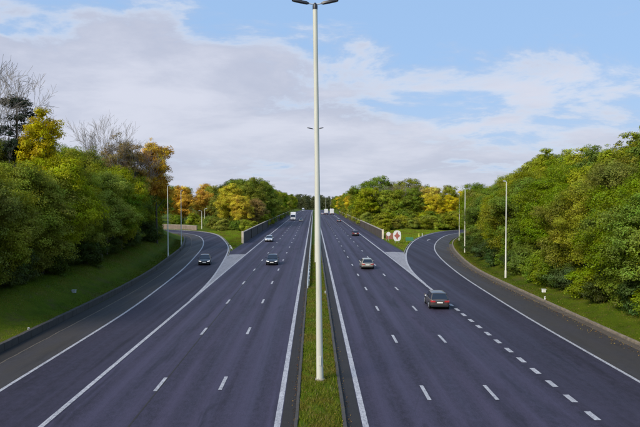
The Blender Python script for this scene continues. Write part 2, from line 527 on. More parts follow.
def seg_dist(px, py, poly):
    best = np.full(px.shape, 1e9)
    for a, b in zip(poly[:-1], poly[1:]):
        ab = b - a; L = ab @ ab
        if L < 1e-9: continue
        t = np.clip(((px - a[0]) * ab[0] + (py - a[1]) * ab[1]) / L, 0, 1)
        dx = px - a[0] - t * ab[0]; dy = py - a[1] - t * ab[1]
        best = np.minimum(best, dx * dx + dy * dy)
    return np.sqrt(best)
def inside(px, py, poly):
    r = np.zeros(px.shape, bool)
    j = len(poly) - 1
    for i in range(len(poly)):
        xi, yi = poly[i]; xj, yj = poly[j]
        if yi != yj:
            r ^= ((yi > py) != (yj > py)) & (px < (xj - xi) * (py - yi) / (yj - yi) + xi)
        j = i
    return r
FAR = 9000.0
RK_out = np.vstack([RK[::2], [(FAR, RK[-1][1])], [(FAR, -400)], [(RK[0][0], -400)]])
LK_out = np.vstack([LK[::2], [(-FAR, LK[-1][1])], [(-FAR, -400)], [(LK[0][0], -400)]])
RAMP_R = np.vstack([PRL[::2], RK[::-1][::2]])
RAMP_L = np.vstack([PLR[::2], LK[::-1][::2]])
def smooth(x, a, b):
    t = np.clip((x - a) / (b - a), 0, 1)
    return t * t * (3 - 2 * t)
def hn(x, y):
    return (np.sin(x * 0.71 + 1.3 * np.sin(y * 0.23)) * np.cos(y * 0.53 + 0.7 * np.sin(x * 0.31)) + 0.5 * np.sin(x * 1.9 + y * 1.3)) / 1.5
def ground_h(x, y):
    x = np.atleast_1d(np.asarray(x, float)); y = np.atleast_1d(np.asarray(y, float))
    z = prof(y)
    dr = seg_dist(x, y, RK[::2]); dl = seg_dist(x, y, LK[::2])
    oR = inside(x, y, RK_out); oL = inside(x, y, LK_out)
    gR = -0.06 + smooth(dr, 0.3, 1.2) * 0.24 + smooth(dr, 1.0, 6) * 0.95 + smooth(dr, 5, 24) * 2.6 + smooth(dr, 24, 80) * 3.0
    gL = -0.06 + smooth(dl, 1.6, 2.2) * 0.18 + smooth(dl, 1.7, 8.5) * 2.1 + smooth(dl, 7, 26) * 3.2 + smooth(dl, 26, 80) * 3.0
    # the ground between carriageway and ramp, and all the land farther on
    inm = (x > -16.1) & (x < 17.3)
    paved = inm | inside(x, y, RAMP_R) | inside(x, y, RAMP_L)
    dm = np.maximum(np.maximum(-16.1 - x, x - 17.3), 0)
    dpr = seg_dist(x, y, PRL[::2]); dpl = seg_dist(x, y, PLR[::2])
    di = np.minimum(np.minimum(dm, np.where(x > 0, dpr, dpl)), np.where(x > 0, dr, dl))
    gI = -0.06 + smooth(di, 0.25, 1.2) * 0.16 + smooth(di, 1, 14) * 0.9 + smooth(dm, 20, 160) * 2.5
    g = np.where(oR, gR, np.where(oL, gL, gI))
    g = np.where(paved & ~oR & ~oL, -0.06, g)
    bump = hn(x, y) * 0.05 * smooth(np.where(oR, dr, np.where(oL, dl - 1.6, di)), 0.6, 3)
    rise = smooth(y, 1060, 1250) * 5.0
    # beyond the crest the land to both sides lies a little higher than the road
    return z + g + np.where(paved & ~oR & ~oL, 0, bump) + rise
def gz(x, y): return float(ground_h(x, y)[0])

xs = np.r_[-FAR, -4000, -2000, -1000, -600, -400, -300, -230, np.arange(-180, -70, 6), np.arange(-70, -40, 1.5), np.arange(-40, 45, 0.7), np.arange(45, 75, 1.5), np.arange(75, 181, 6), 230, 300, 400, 600, 1000, 2000, 4000, FAR]
ys = np.r_[-400, -200, -100, -60, np.arange(-40, 20, 5), np.arange(20, 130, 0.9), np.arange(130, 230, 1.6), np.arange(230, 400, 6), np.arange(400, 1200, 25), np.arange(1200, 1700, 60), 2000, 3000, 5000, FAR]
gx, gy = np.meshgrid(xs, ys)
gzv = ground_h(gx.ravel(), gy.ravel())
V = np.c_[gx.ravel(), gy.ravel(), gzv]
nx, ny = len(xs), len(ys)
ii = np.arange(nx * ny).reshape(ny, nx)
F = np.c_[ii[:-1, :-1].ravel(), ii[:-1, 1:].ravel(), ii[1:, 1:].ravel(), ii[1:, :-1].ravel()]
ground = link(bpy.data.objects.new('ground', np_mesh('ground', V, F, M['ground'], smooth=True)))
tag(ground, 'grassy ground and banks around the motorway', kind='structure')

# ------------------------------------------------------------------ carriageways
def strip(name, A, B, z, mat, parent=None, cross=1):
    n = len(A); rows = []
    for k in range(cross + 1):
        t = k / cross
        rows.append(A * (1 - t) + B * t)
    P = np.stack(rows, 1).reshape(-1, 2)
    v = np.c_[P, prof(P[:, 1]) + z]
    w = cross + 1
    idx = np.arange(n * w).reshape(n, w)
    f = np.c_[idx[:-1, :-1].ravel(), idx[:-1, 1:].ravel(), idx[1:, 1:].ravel(), idx[1:, :-1].ravel()]
    return link(bpy.data.objects.new(name, np_mesh(name, v, f, mat, smooth=True)), parent)
def straight(x, y0, y1, step=4.0):
    y = np.arange(y0, y1 + step, step)
    return np.c_[np.full(len(y), x), y]
Y0, Y1 = -40, 1160
main_r = strip('right_carriageway', straight(1.45, Y0, Y1), straight(17.3, Y0, Y1), 0.0, M['asphalt'])
tag(main_r, 'three lane asphalt carriageway of the motorway leading away from the camera', kind='structure')
main_l = strip('left_carriageway', straight(-16.1, Y0, Y1), straight(-0.80, Y0, Y1), 0.0, M['asphalt'])
tag(main_l, 'three lane asphalt carriageway of the motorway coming towards the camera', kind='structure')
N = 130
ramp_r = strip('exit_ramp', resample(PRL - [0.15, 0], N), resample(PRR + [0.2, 0], N), 0.006, M['ramp_asphalt'], cross=2)
tag(ramp_r, 'asphalt exit ramp curving away to the right', kind='structure')
ramp_l = strip('entry_ramp', resample(PLL - [0.2, 0], N), resample(PLR + [0.15, 0], N), 0.006, M['ramp_asphalt'], cross=2)
tag(ramp_l, 'asphalt entry ramp joining from the left', kind='structure')
strip('hard_shoulder', resample(PRR + [0.1, 0], N), resample(RK, N), 0.011, M['shoulder'], ramp_r)
strip('hard_shoulder', resample(LK, N), resample(PLL - [0.1, 0], N), 0.011, M['shoulder'], ramp_l)
LKg = LK[(LK[:, 1] < 176)]
gut_l = strip('drainage_gutter', offset(LKg, -1.75), LKg + [0.0, 0], -0.03, M['gutter'], ramp_l)
# narrow dirty strips along the median
strip('median_edge_strip', straight(1.45, Y0, Y1), straight(2.2, Y0, Y1), 0.005, M['gutter'], main_r)
strip('median_edge_strip', straight(-1.5, Y0, Y1), straight(-0.80, Y0, Y1), 0.005, M['gutter'], main_l)
# tar seam along the second lane line
strip('tar_seam', straight(-8.50, Y0, 260), straight(-8.42, Y0, 260), 0.006, M['gutter'], main_l)

# median bed
ym = np.r_[np.arange(-40, 130, 1.0), np.arange(130, 1160, 10.0)]
xm = np.linspace(-0.72, 1.36, 9)
mx, my = np.meshgrid(xm, ym)
mz = prof(my.ravel()) + 0.10 + 0.10 * (1 - ((mx.ravel() - 0.32) / 1.05) ** 2) + 0.03 * hn(mx.ravel() * 3, my.ravel() * 2)
ii = np.arange(mx.size).reshape(mx.shape)
F = np.c_[ii[:-1, :-1].ravel(), ii[:-1, 1:].ravel(), ii[1:, 1:].ravel(), ii[1:, :-1].ravel()]
median = link(bpy.data.objects.new('median_strip', np_mesh('median_strip', np.c_[mx.ravel(), my.ravel(), mz], F, M['ground'], smooth=True)))
tag(median, 'narrow grass median strip between the two carriageways', kind='structure')

# painted lines
def line(name, poly, w, parent, z=0.016):
    return strip(name, offset(poly, -w / 2), offset(poly, w / 2), z, M['paint'], parent)
line('edge_line', straight(2.38, Y0, 1100), 0.28, main_r)
line('edge_line', straight(-1.68, Y0, 1100), 0.28, main_l)
line('edge_line', straight(13.38, 70, 1100), 0.30, main_r)
line('edge_line', straight(-12.45, Y0, 1100), 0.26, main_l)
line('edge_line', PRL[PRL[:, 1] > 73], 0.28, ramp_r, 0.019)
line('edge_line', PRR, 0.22, ramp_r)
line('edge_line', PLR[PLR[:, 1] > 62], 0.26, ramp_l, 0.019)
line('edge_line', PLL, 0.22, ramp_l)
def dash_mesh(w, l):
    n = 4
    y = np.linspace(-l / 2, l / 2, n)
    v = np.array([(s * w / 2, yy, 0) for yy in y for s in (-1, 1)])
    f = np.array([(2 * i, 2 * i + 1, 2 * i + 3, 2 * i + 2) for i in range(n - 1)])
    return np_mesh('lane_dash', v, f, M['paint'])
dm = dash_mesh(0.20, 2.5); bm_ = dash_mesh(0.32, 1.2)
def dash(mesh, x, y, parent):
    o = bpy.data.objects.new('lane_dash', mesh); link(o, parent)
    o.location = (x, y, float(prof(y)) + 0.016)
    o.rotation_euler = (math.atan(-2 * K * y), 0, 0)
for k in range(-1, 42):
    y = 32.9 + 12.6 * k
    dash(dm, 5.98, y, main_r); dash(dm, 9.5, y, main_r)
for k in range(-1, 39):
    y = 34.7 + 13.72 * k
    dash(dm, -5.1, y, main_l); dash(dm, -8.58, y - 0.15, main_l)
y = 24.0 + 0.2
while y < 73:
    dash(bm_, 13.35, y, main_r); y += 2.55
# arrow painted on the exit ramp
am = MB()
am.add([(-0.12, -2.2, 0), (0.12, -2.2, 0), (0.12, 0.6, 0), (-0.12, 0.6, 0), (-0.55, 0.6, 0), (0.55, 0.6, 0), (0, 2.2, 0)], [(0, 1, 2, 3), (4, 5, 6)])
ar = am.build('lane_arrow', M['paint'], ramp_r)
ar.location = (28.3, 152.6, float(prof(152.6)) + 0.02); ar.rotation_euler = (0, 0, R(-18))

# paved gores
def poly_sheet(name, pts, z, mat, parent):
    mb = MB(); mb.add([(x, y, float(prof(y)) + z) for x, y in pts], [tuple(range(len(pts)))])
    return mb.build(name, mat, parent)
gR = [(13.5, 80), (13.55, 92), (13.6, 106), (13.65, 118.6), (15.0, 118.9), (16.4, 118.5), (17.3, 117.5)] + [tuple(p - [0.14, 0]) for p in PRL[(PRL[:, 1] > 84) & (PRL[:, 1] < 116)][::-1]]
poly_sheet('gore_paving', gR, 0.010, M['gore'], main_r)
gL = [(-12.6, 66), (-12.6, 85), (-12.6, 100), (-12.6, 114.6), (-14.0, 114.2), (-15.6, 113.4)] + [tuple(p + [0.14, 0]) for p in PLR[(PLR[:, 1] > 68) & (PLR[:, 1] < 113)][::-1]]
poly_sheet('gore_paving', gL, 0.010, M['gore'], main_l)

# ------------------------------------------------------------------ kerbs of single stones
def kerb_run(name, label, poly, y0, y1, side, size, mat, length=1.0, top=0.13, yfar=None):
    root = empty(name)
    tag(root, label, kind='structure')
    mb = MB().bevel_box((0, 0, 0), (size, length - 0.015, 0.34 + max(0, top - .13)), 0.018)
    me = mb.mesh('kerb_stone', mat)
    p = offset(poly, side)
    d = np.r_[0, np.cumsum(np.linalg.norm(np.diff(p, axis=0), axis=1))]
    s = np.interp(y0, p[:, 1], d)
    rnd = random.Random(len(label))
    while True:
        x = np.interp(s, d, p[:, 0]); y = np.interp(s, d, p[:, 1])
        if y > y1 or s > d[-1] - 1: break
        x2 = np.interp(s + 0.5, d, p[:, 0]); y2 = np.interp(s + 0.5, d, p[:, 1])
        o = link(bpy.data.objects.new('kerb_stone', me), root)
        o.location = (x + rnd.uniform(-.012, .012), y, float(prof(y)) + top - 0.17 - max(0, top - .13) / 2 + rnd.uniform(-.012, .012))
        o.rotation_euler = (0, rnd.uniform(-.02, .02), -math.atan2(x2 - x, y2 - y) + rnd.uniform(-.008, .008))
        s += length
    ylast = y
    if yfar:
        q = p[(p[:, 1] > ylast - 1) & (p[:, 1] < yfar)]
        a = offset(q, -size / 2); b = offset(q, size / 2)
        rings = []
        for k in range(len(q)):
            zz = float(prof(q[k][1]))
            rings.append([(a[k][0], a[k][1], zz - 0.2), (a[k][0], a[k][1], zz + top), (b[k][0], b[k][1], zz + top), (b[k][0], b[k][1], zz - 0.2)])
        MB().loft(rings).build('far_kerb', mat, root)
    return root
kerb_run('kerb', 'brown mossy stone kerb along the outside of the exit ramp', RK, 33, 125, 0.78, 0.24, M['kerb_pale'], 1.0, 0.24, 207)
kerb_run('kerb', 'dark low concrete edging along the outside of the entry ramp', LK, 30, 125, 0.0, 0.14, M['kerb_brown'], 1.0, 0.03, 204)
kerb_run('kerb', 'dark low concrete barrier at the foot of the left grass bank', LKg, 34, 120, -1.62, 0.34, M['kerb_dark'], 1.0, 0.50, 174)
mk = straight(-0.80, 20, 1100, 3)
kerb_run('kerb', 'dark dirty kerb on the left edge of the grass median', mk, 24, 112, 0.0, 0.16, M['kerb_dark'], 1.0, 0.20, 900)
mk = straight(1.42, 20, 1100, 3)
kerb_run('kerb', 'dark dirty kerb on the right edge of the grass median', mk, 24, 112, 0.0, 0.18, M['kerb_dark'], 1.0, 0.20, 900)
kerb_run('kerb', 'pale kerb between exit ramp and island grass', PRL[PRL[:, 1] > 114], 114, 150, -0.35, 0.16, M['kerb'], 1.0, 0.10, 219)
kerb_run('kerb', 'pale kerb between entry ramp and island grass', PLR[PLR[:, 1] > 111], 111, 150, 0.35, 0.16, M['kerb'], 1.0, 0.10, 217)
# uneven courses of small setts in the gutter below the right kerb
sm = MB(); rnd = random.Random(3)
p0 = RK[(RK[:, 1] > 28) & (RK[:, 1] < 140)]
dd = np.r_[0, np.cumsum(np.linalg.norm(np.diff(p0, axis=0), axis=1))]
for row in range(3):
    s = 0.0
    pr = offset(p0, 0.10 + 0.21 * row)
    while s < dd[-1] - 0.4:
        L = 0.36 + rnd.random() * 0.14
        x = np.interp(s + L / 2, dd, pr[:, 0]); yy = np.interp(s + L / 2, dd, pr[:, 1])
        x2 = np.interp(s + L / 2 + .3, dd, pr[:, 0]); y2 = np.interp(s + L / 2 + .3, dd, pr[:, 1])
        h = 0.035 + 0.02 * row + rnd.uniform(-.012, .012)
        sm.box((x, yy, float(prof(yy)) + h - 0.04), (0.19, L - 0.03, 0.09), Matrix.Rotation(-math.atan2(x2 - x, y2 - yy), 3, 'Z'))
        s += L
so = sm.build('gutter_setts', M['kerb_brown'])
tag(so, 'brown stone setts in the gutter along the exit ramp', 'paving', kind='stuff')

# ------------------------------------------------------------------ retaining walls beside the far carriageways
def wall(x, y0, y1, h, side, label):
    root = empty('retaining_wall', (x, y0, float(prof(y0))))
    tag(root, label, 'wall', 'walls along the motorway')
    pm = MB().bevel_box((0, 0, 0), (0.28, 5.94, h), 0.03).mesh('wall_panel', M['wall'])
    cm = MB().bevel_box((0, 0, 0), (0.46, 5.97, 0.18), 0.03).mesh('coping_stone', M['coping'])
    rm = MB().box((0, 0, 0), (0.16, 0.30, h - 0.05)).mesh('pilaster', M['wall'])
    y = y0 + 3.0; k = 0
    rnd = random.Random(int(y0))
    while y < y1:
        z = float(prof(y)) - float(prof(y0))
        o = link(bpy.data.objects.new('wall_panel', pm), root); o.location = (rnd.uniform(-.012, .012), y - y0, z + h / 2 - 0.15)
        o = link(bpy.data.objects.new('coping_stone', cm), root); o.location = (rnd.uniform(-.01, .01), y - y0, z + h - 0.15 + 0.092)
        if k % 3 == 2:
            o = link(bpy.data.objects.new('pilaster', rm), root); o.location = (-side * 0.19, y - y0 + 3.0, z + h / 2 - 0.16)
        y += 6.0; k += 1
    e = MB(); e.bevel_box((0, -0.26, h / 2 + 0.02), (0.50, 0.42, h + 0.30), 0.05)
    e.build('end_post', M['endpost'], root)
    return root
wall(-16.35, 143, 400, 2.55, -1, 'grey retaining wall with pale coping left of the oncoming carriageway')
wall(17.65, 158, 430, 2.2, 1, 'brown grey retaining wall right of the carriageway behind the round sign')

# low parapet on the outside of the entry ramp bend
pp = offset(PLR, 2.4); pp = pp[(pp[:, 0] < -37) & (pp[:, 0] > -105)]
rings = []
for q, a, b in zip(pp, offset(pp, -0.15), offset(pp, 0.15)):
    z = gz(q[0], q[1])
    rings.append([(a[0], a[1], z - .4), (a[0], a[1], z + 1.35), (b[0], b[1], z + 1.35), (b[0], b[1], z - .4)])
par = empty('bend_parapet', (pp[0][0], pp[0][1], gz(*pp[0])))
tag(par, 'low brownish parapet wall across the bend of the entry ramp', 'wall')
o = MB().loft(rings).build('wall_body', M['parapet'], par); o.matrix_parent_inverse = par.matrix_world.inverted(); o.location = -Vector(par.location)
rings = [[(r[0][0], r[0][1], r[1][2] + .003), (r[0][0], r[0][1], r[1][2] + .14), (r[2][0], r[2][1], r[1][2] + .14), (r[2][0], r[2][1], r[1][2] + .003)] for r in rings]
o = MB().loft(rings).build('coping', M['coping'], par); o.location = -Vector(par.location)

# ------------------------------------------------------------------ steel guardrail on the median
gr = empty('guardrail', (-0.55, 70, float(prof(70))))
tag(gr, 'galvanised steel guardrail on the left side of the grass median', 'guardrail')
prof_w = [(-0.045, 0.42), (0.0, 0.47), (-0.06, 0.52), (-0.06, 0.55), (0.0, 0.60), (0.0, 0.62), (-0.06, 0.67), (-0.06, 0.70), (0.0, 0.75), (-0.03, 0.78), (0.03, 0.78), (0.03, 0.42)]
rings = []
for yy in np.r_[70, 71.2, 72.5, np.arange(76, 700, 8)]:
    dz = float(prof(yy)) - float(prof(70)) - max(0, (72.5 - yy) / 2.5) * 0.36
    rings.append([(-0.12 + a * 1.3, yy - 70, b + dz + 0.06) for a, b in prof_w])
MB().loft(rings).build('rail', M['galv'], gr)
pm = MB().box((0, 0, 0), (0.12, 0.06, 0.95)).mesh('post', M['galv'])
for k in range(70):
    yy = 72.4 + 4.0 * k
    o = link(bpy.data.objects.new('post', pm), gr); o.location = (0.0, yy - 70, float(prof(yy) - prof(70)) + 0.38)

# ------------------------------------------------------------------ lamps
def median_mast(y, lean, label, H=20.75):
    z = float(prof(y)) + 0.16
    root = empty('lamp_mast', (0.35, y, z))
    tag(root, label, 'street lamp', 'tall masts on the median')
    n = 10
    pts = [(-lean * t / n, 0, H * t / n) for t in range(n + 1)]
    MB().tube(pts, [0.128 + 0.070 * (1 - t / n) ** 2.5 for t in range(n + 1)], 20).build('pole', M['pole'], root, True)
    MB().tube([(0, 0, -0.15), (0, 0, 0.10), (0, 0, 0.14)], [0.27, 0.27, 0.21], 20).build('base_collar', M['coping'], root, True)
    MB().bevel_box((0.0, -0.192, 1.15), (0.13, 0.05, 0.50), 0.012).build('access_door', M['pole'], root)
    for q in range(6):
        MB().tube([(0.235 * math.cos(q * 1.047), 0.235 * math.sin(q * 1.047), .08), (0.235 * math.cos(q * 1.047), 0.235 * math.sin(q * 1.047), .16)], .022, 6).build('bolt', M['galv'], root)
    top = Vector((-lean, 0, H))
    MB().tube([top + Vector((0, 0, -0.06)), top + Vector((0, 0, 0.16)), top + Vector((0, 0, 0.30))], [0.14, 0.14, 0.06], 14).build('cap', M['dark_metal'], root, True)
    MB().tube([top + Vector((-0.55, 0, 0.34)), top + Vector((-0.2, 0, 0.24)), top + Vector((0.2, 0, 0.24)), top + Vector((0.55, 0, 0.34))], 0.035, 8).build('arm', M['galv'], root, True)
    for s in (-1, 1):
        rings = []
        for t, w, hh in ((0.0, 0.05, 0.05), (0.12, 0.13, 0.09), (0.38, 0.15, 0.085), (0.45, 0.16, 0.10), (0.88, 0.16, 0.075), (0.95, 0.11, 0.05)):
            cx = s * (0.34 + t); cz = 0.27 + t * (0.20 if t > 0.3 else 0.08) + (0 if t < 0.3 else -0.01)
            rings.append([top + Vector((cx, -w, cz - hh * .4)), top + Vector((cx, w, cz - hh * .4)), top + Vector((cx, w * .7, cz + hh)), top + Vector((cx, -w * .7, cz + hh))])
        MB().loft(rings).build('lamp_head', M['dark_metal'], root, True, 50)
        g = MB(); g.add([top + Vector((s * 0.82, -.10, .33)), top + Vector((s * 1.20, -.10, .40)), top + Vector((s * 1.20, .10, .40)), top + Vector((s * 0.82, .10, .33))], [(0, 1, 2, 3)])
        g.build('lens', M['lens'], root)
    return root
for k, (y, ln) in enumerate(((34.6, 0.27), (97.5, 0.10))):
    median_mast(y, ln, ['tall cream lamp mast with two dark heads, nearest on the median', 'second tall lamp mast on the median, just behind the nearest one'][k])

def side_lamp(x, y, H, label, arm=0.45, rz=0.0, r=0.10, group='lamp poles along the ramps'):
    root = empty('lamp_post', (x, y, gz(x, y)), rz)
    tag(root, label, 'street lamp', group)
    MB().tube([(0, 0, -0.2), (0, 0, 0.9), (0, 0, 1.0), (0, 0, H)], [r * 1.35, r * 1.35, r, r * 0.62], 12).build('pole', M['pole'], root, True)
    MB().tube([(0, 0, H - .02), (-arm * .5, 0, H + .10), (-arm, 0, H + .13)], 0.035, 8).build('arm', M['galv'], root, True)
    rings = []
    for t, w, hh in ((0, .05, .05), (.12, .11, .09), (.45, .12, .08), (.58, .06, .03)):
        cx = -arm - t + .05; cz = H + .13 + t * .08
        rings.append([(cx, -w, cz - hh * .5), (cx, w, cz - hh * .5), (cx, w * .6, cz + hh * .6), (cx, -w * .6, cz + hh * .6)])
    MB().loft(rings).build('lamp_head', M['lens'], root, True, 50)
    return root
side_lamp(24.3, 78.0, 12.1, 'pale lamp post on the right bank nearest in front of the hedge of trees', .2, R(-75))
side_lamp(27.9, 114.0, 11.7, 'middle pale lamp post where the exit ramp starts to bend', .2, R(-80))
side_lamp(34.4, 146.0, 11.0, 'farther thin lamp post on the outside of the exit ramp bend', .2, R(-80))
side_lamp(22.9, 39.5, 11.6, 'lamp post at the right picture edge with only its head in view', 0.85)
side_lamp(-24.9, 106.0, 12.3, 'tall thin lamp post on the left bank in front of dark trees', .2, R(-100))
side_lamp(-28.4, 133.0, 11.8, 'pale lamp post on the left bank before the orange trees', .2, R(-100), r=0.12)
side_lamp(-36.6, 203, 5.8, 'short lamp post at the entry ramp bend, left of a pair', .5, 0)
side_lamp(-37.2, 212, 5.8, 'short dark lamp post at the entry ramp bend beside the yellow trees', .3, R(180))
for k, (x, y) in enumerate(((17.0, 880), (24.5, 885), (33.5, 890))):
    side_lamp(x, y, 17, ['far lamp post left of the two others behind the white trucks', 'far lamp post between two others behind the white trucks', 'far lamp post right of the two others behind the white trucks'][k], .8, r=0.16, group='far lamp poles')

# ------------------------------------------------------------------ small signs and markers
sx, sy = 18.75, 139.0
s = empty('round_sign', (sx, sy, gz(sx, sy)))
tag(s, 'white rounded sign board with a red brown star on the exit gore', 'sign')
for q in (-0.42, 0.42):
    MB().tube([(q, 0.06, -0.3), (q, 0.06, 1.6)], 0.04, 8).build('post', M['galv'], s, True)
n = 28
ring = [(0.90 * (abs(math.cos(t)) ** 0.75) * math.copysign(1, math.cos(t)), 1.78 + 1.22 * (abs(math.sin(t)) ** 0.75) * math.copysign(1, math.sin(t))) for t in [2 * math.pi * k / n for k in range(n)]]
MB().loft([[(a, 0.0, b) for a, b in ring], [(a, -0.05, b) for a, b in ring]]).build('board', M['white'], s)
star = []
for k in range(8):
    t = math.pi / 4 * k; r_ = 1.0 if k % 2 == 0 else 0.52
    star.append((0.72 * r_ * math.cos(t), 1.78 + 0.98 * r_ * math.sin(t)))
MB().loft([[(a, -0.052, b) for a, b in star], [(a, -0.062, b) for a, b in star]]).build('star_mark', M['red'], s)

s = empty('small_round_sign', (17.95, 148.5, gz(17.95, 148.5)))
tag(s, 'small white disc sign on a post beside the end of the right wall', 'sign')
MB().tube([(0, 0, -.2), (0, 0, 2.0)], 0.035, 8).build('post', M['galv'], s, True)
MB().disc((0, -0.04, 1.75), (0, 1, 0), 0.50, 22, 0.03).build('disc', M['white'], s)
s = empty('rust_board', (18.9, 151.5, gz(18.9, 151.5)))
tag(s, 'low rust brown board standing behind the small white disc sign', 'board')
for q in range(5):
    MB().box((0, 0, 0.32 + 0.30 * q), (2.5, 0.04, 0.27)).build('plank', M['rust'], s)
for q in (-1.1, 1.1):
    MB().box((q, 0.06, 0.75), (0.09, 0.08, 1.9)).build('post', M['galv'], s)
s = empty('green_board', (22.0, 142.0, gz(22.0, 142.0)), R(-8))
tag(s, 'low green sign board seen from behind on the island grass', 'sign')
MB().bevel_box((0, 0, 1.0), (1.8, 0.06, 0.8), 0.02).build('board', M['green_sign'], s)
for q in (-.6, .6): MB().box((q, 0.07, 0.5), (0.06, 0.06, 1.4)).build('post', M['galv'], s)
def marker(x, y, label, mat, h=1.0, tilt=0.0, w=0.22):
    s = empty('marker_post', (x, y, gz(x, y)))
    tag(s, label, 'marker post', 'small roadside markers')
    s.rotation_euler = (0, tilt, 0)
    MB().bevel_box((0, 0, h / 2 - .1), (w, 0.10, h + .2), 0.02).build('post', mat, s)
    MB().box((0, -0.056, h * 0.78), (w * .7, 0.012, h * .18)).build('reflector', M['chrome'], s)
marker(28.0, 164.5, 'yellow green marker post beside the curve of the exit ramp', M['yellow'], 0.95, 0, .30)
marker(29.6, 168.5, 'pale marker post right behind the yellow green one', M['white'], 0.8, 0, .18)
marker(-16.6, 126.0, 'leaning whitish marker on the left island grass', M['white'], 0.9, R(-28), .26)
marker(-21.9, 47.6, 'white reflector stub at the foot of the left bank', M['white'], 0.32, 0, .16)
marker(1.25, 66.5, 'tiny white reflector stub on the right edge of the median', M['white'], 0.45, 0, .12)
marker(23.3, 62.0, 'white stub marker on the right kerb below the bank', M['white'], 0.30, 0, .16)
def cabinet(x, y, label, mat, s3):
    s = empty('cable_box', (x, y, gz(x, y)))
    tag(s, label, 'box', 'boxes on the banks')
    MB().bevel_box((0, 0, s3[2] / 2), s3, 0.03).build('housing', mat, s)
    MB().bevel_box((0, 0, s3[2] + .03), (s3[0] + .06, s3[1] + .06, .05), 0.01).build('lid', mat, s)
    MB().box((0, -s3[1] / 2 - .006, s3[2] * .5), (s3[0] * .8, .012, s3[2] * .75)).build('door', mat, s)
cabinet(24.5, 65.5, 'small white box on the grass of the right bank', M['white'], (0.38, 0.30, 0.32))
cabinet(-24.2, 62.6, 'small grey box on the grass of the left bank', M['greybox'], (0.38, 0.32, 0.26))
# ------------------------------------------------------------------ vehicles
def wheel(parent, x, y, r=0.33, w=0.22):
    s = 1 if x > 0 else -1
    wo = link(bpy.data.objects.new('wheel', None), parent); wo.location = (x, y, r); wo.empty_display_size = 0.2
    rings = []
    for xx, rr in ((-w / 2, r * .80), (-w / 2 + .02, r * .95), (-w * .28, r), (w * .28, r), (w / 2 - .02, r * .95), (w / 2, r * .80)):
        rings.append([(xx, rr * math.cos(2 * math.pi * k / 20), rr * math.sin(2 * math.pi * k / 20)) for k in range(20)])
    MB().loft(rings).build('tyre', M['tyre'], wo, True, 50)
    rm = MB(); rm.disc((s * (w / 2 - .015), 0, 0), (1, 0, 0), r * .68, 20, 0.05)
    for k in range(5):
        a = 2 * math.pi * k / 5
        rm.box((s * (w / 2 + .018), r * .36 * math.cos(a), r * .36 * math.sin(a)), (0.02, r * .56, .06), Matrix.Rotation(a, 3, 'X'))
    rm.build('rim', M['rim'], wo)
    return wo

def quadpanel(mb, pts, inset, lift, thick=0.01):
    """an inset panel lying just proud of the quad pts"""
    P = [Vector(p) for p in pts]
    c = sum(P, Vector()) / 4
    n = (P[1] - P[0]).cross(P[3] - P[0]).normalized()
    if n.dot(c - Vector((0, c.y * 0.3, 0.8))) < 0: n = -n
    q = [p + (c - p) * inset for p in P]
    mb.add([p - n * thick for p in q] + [p + n * lift for p in q], [(0, 1, 2, 3), (7, 6, 5, 4), (0, 4, 5, 1), (1, 5, 6, 2), (2, 6, 7, 3), (3, 7, 4, 0)])

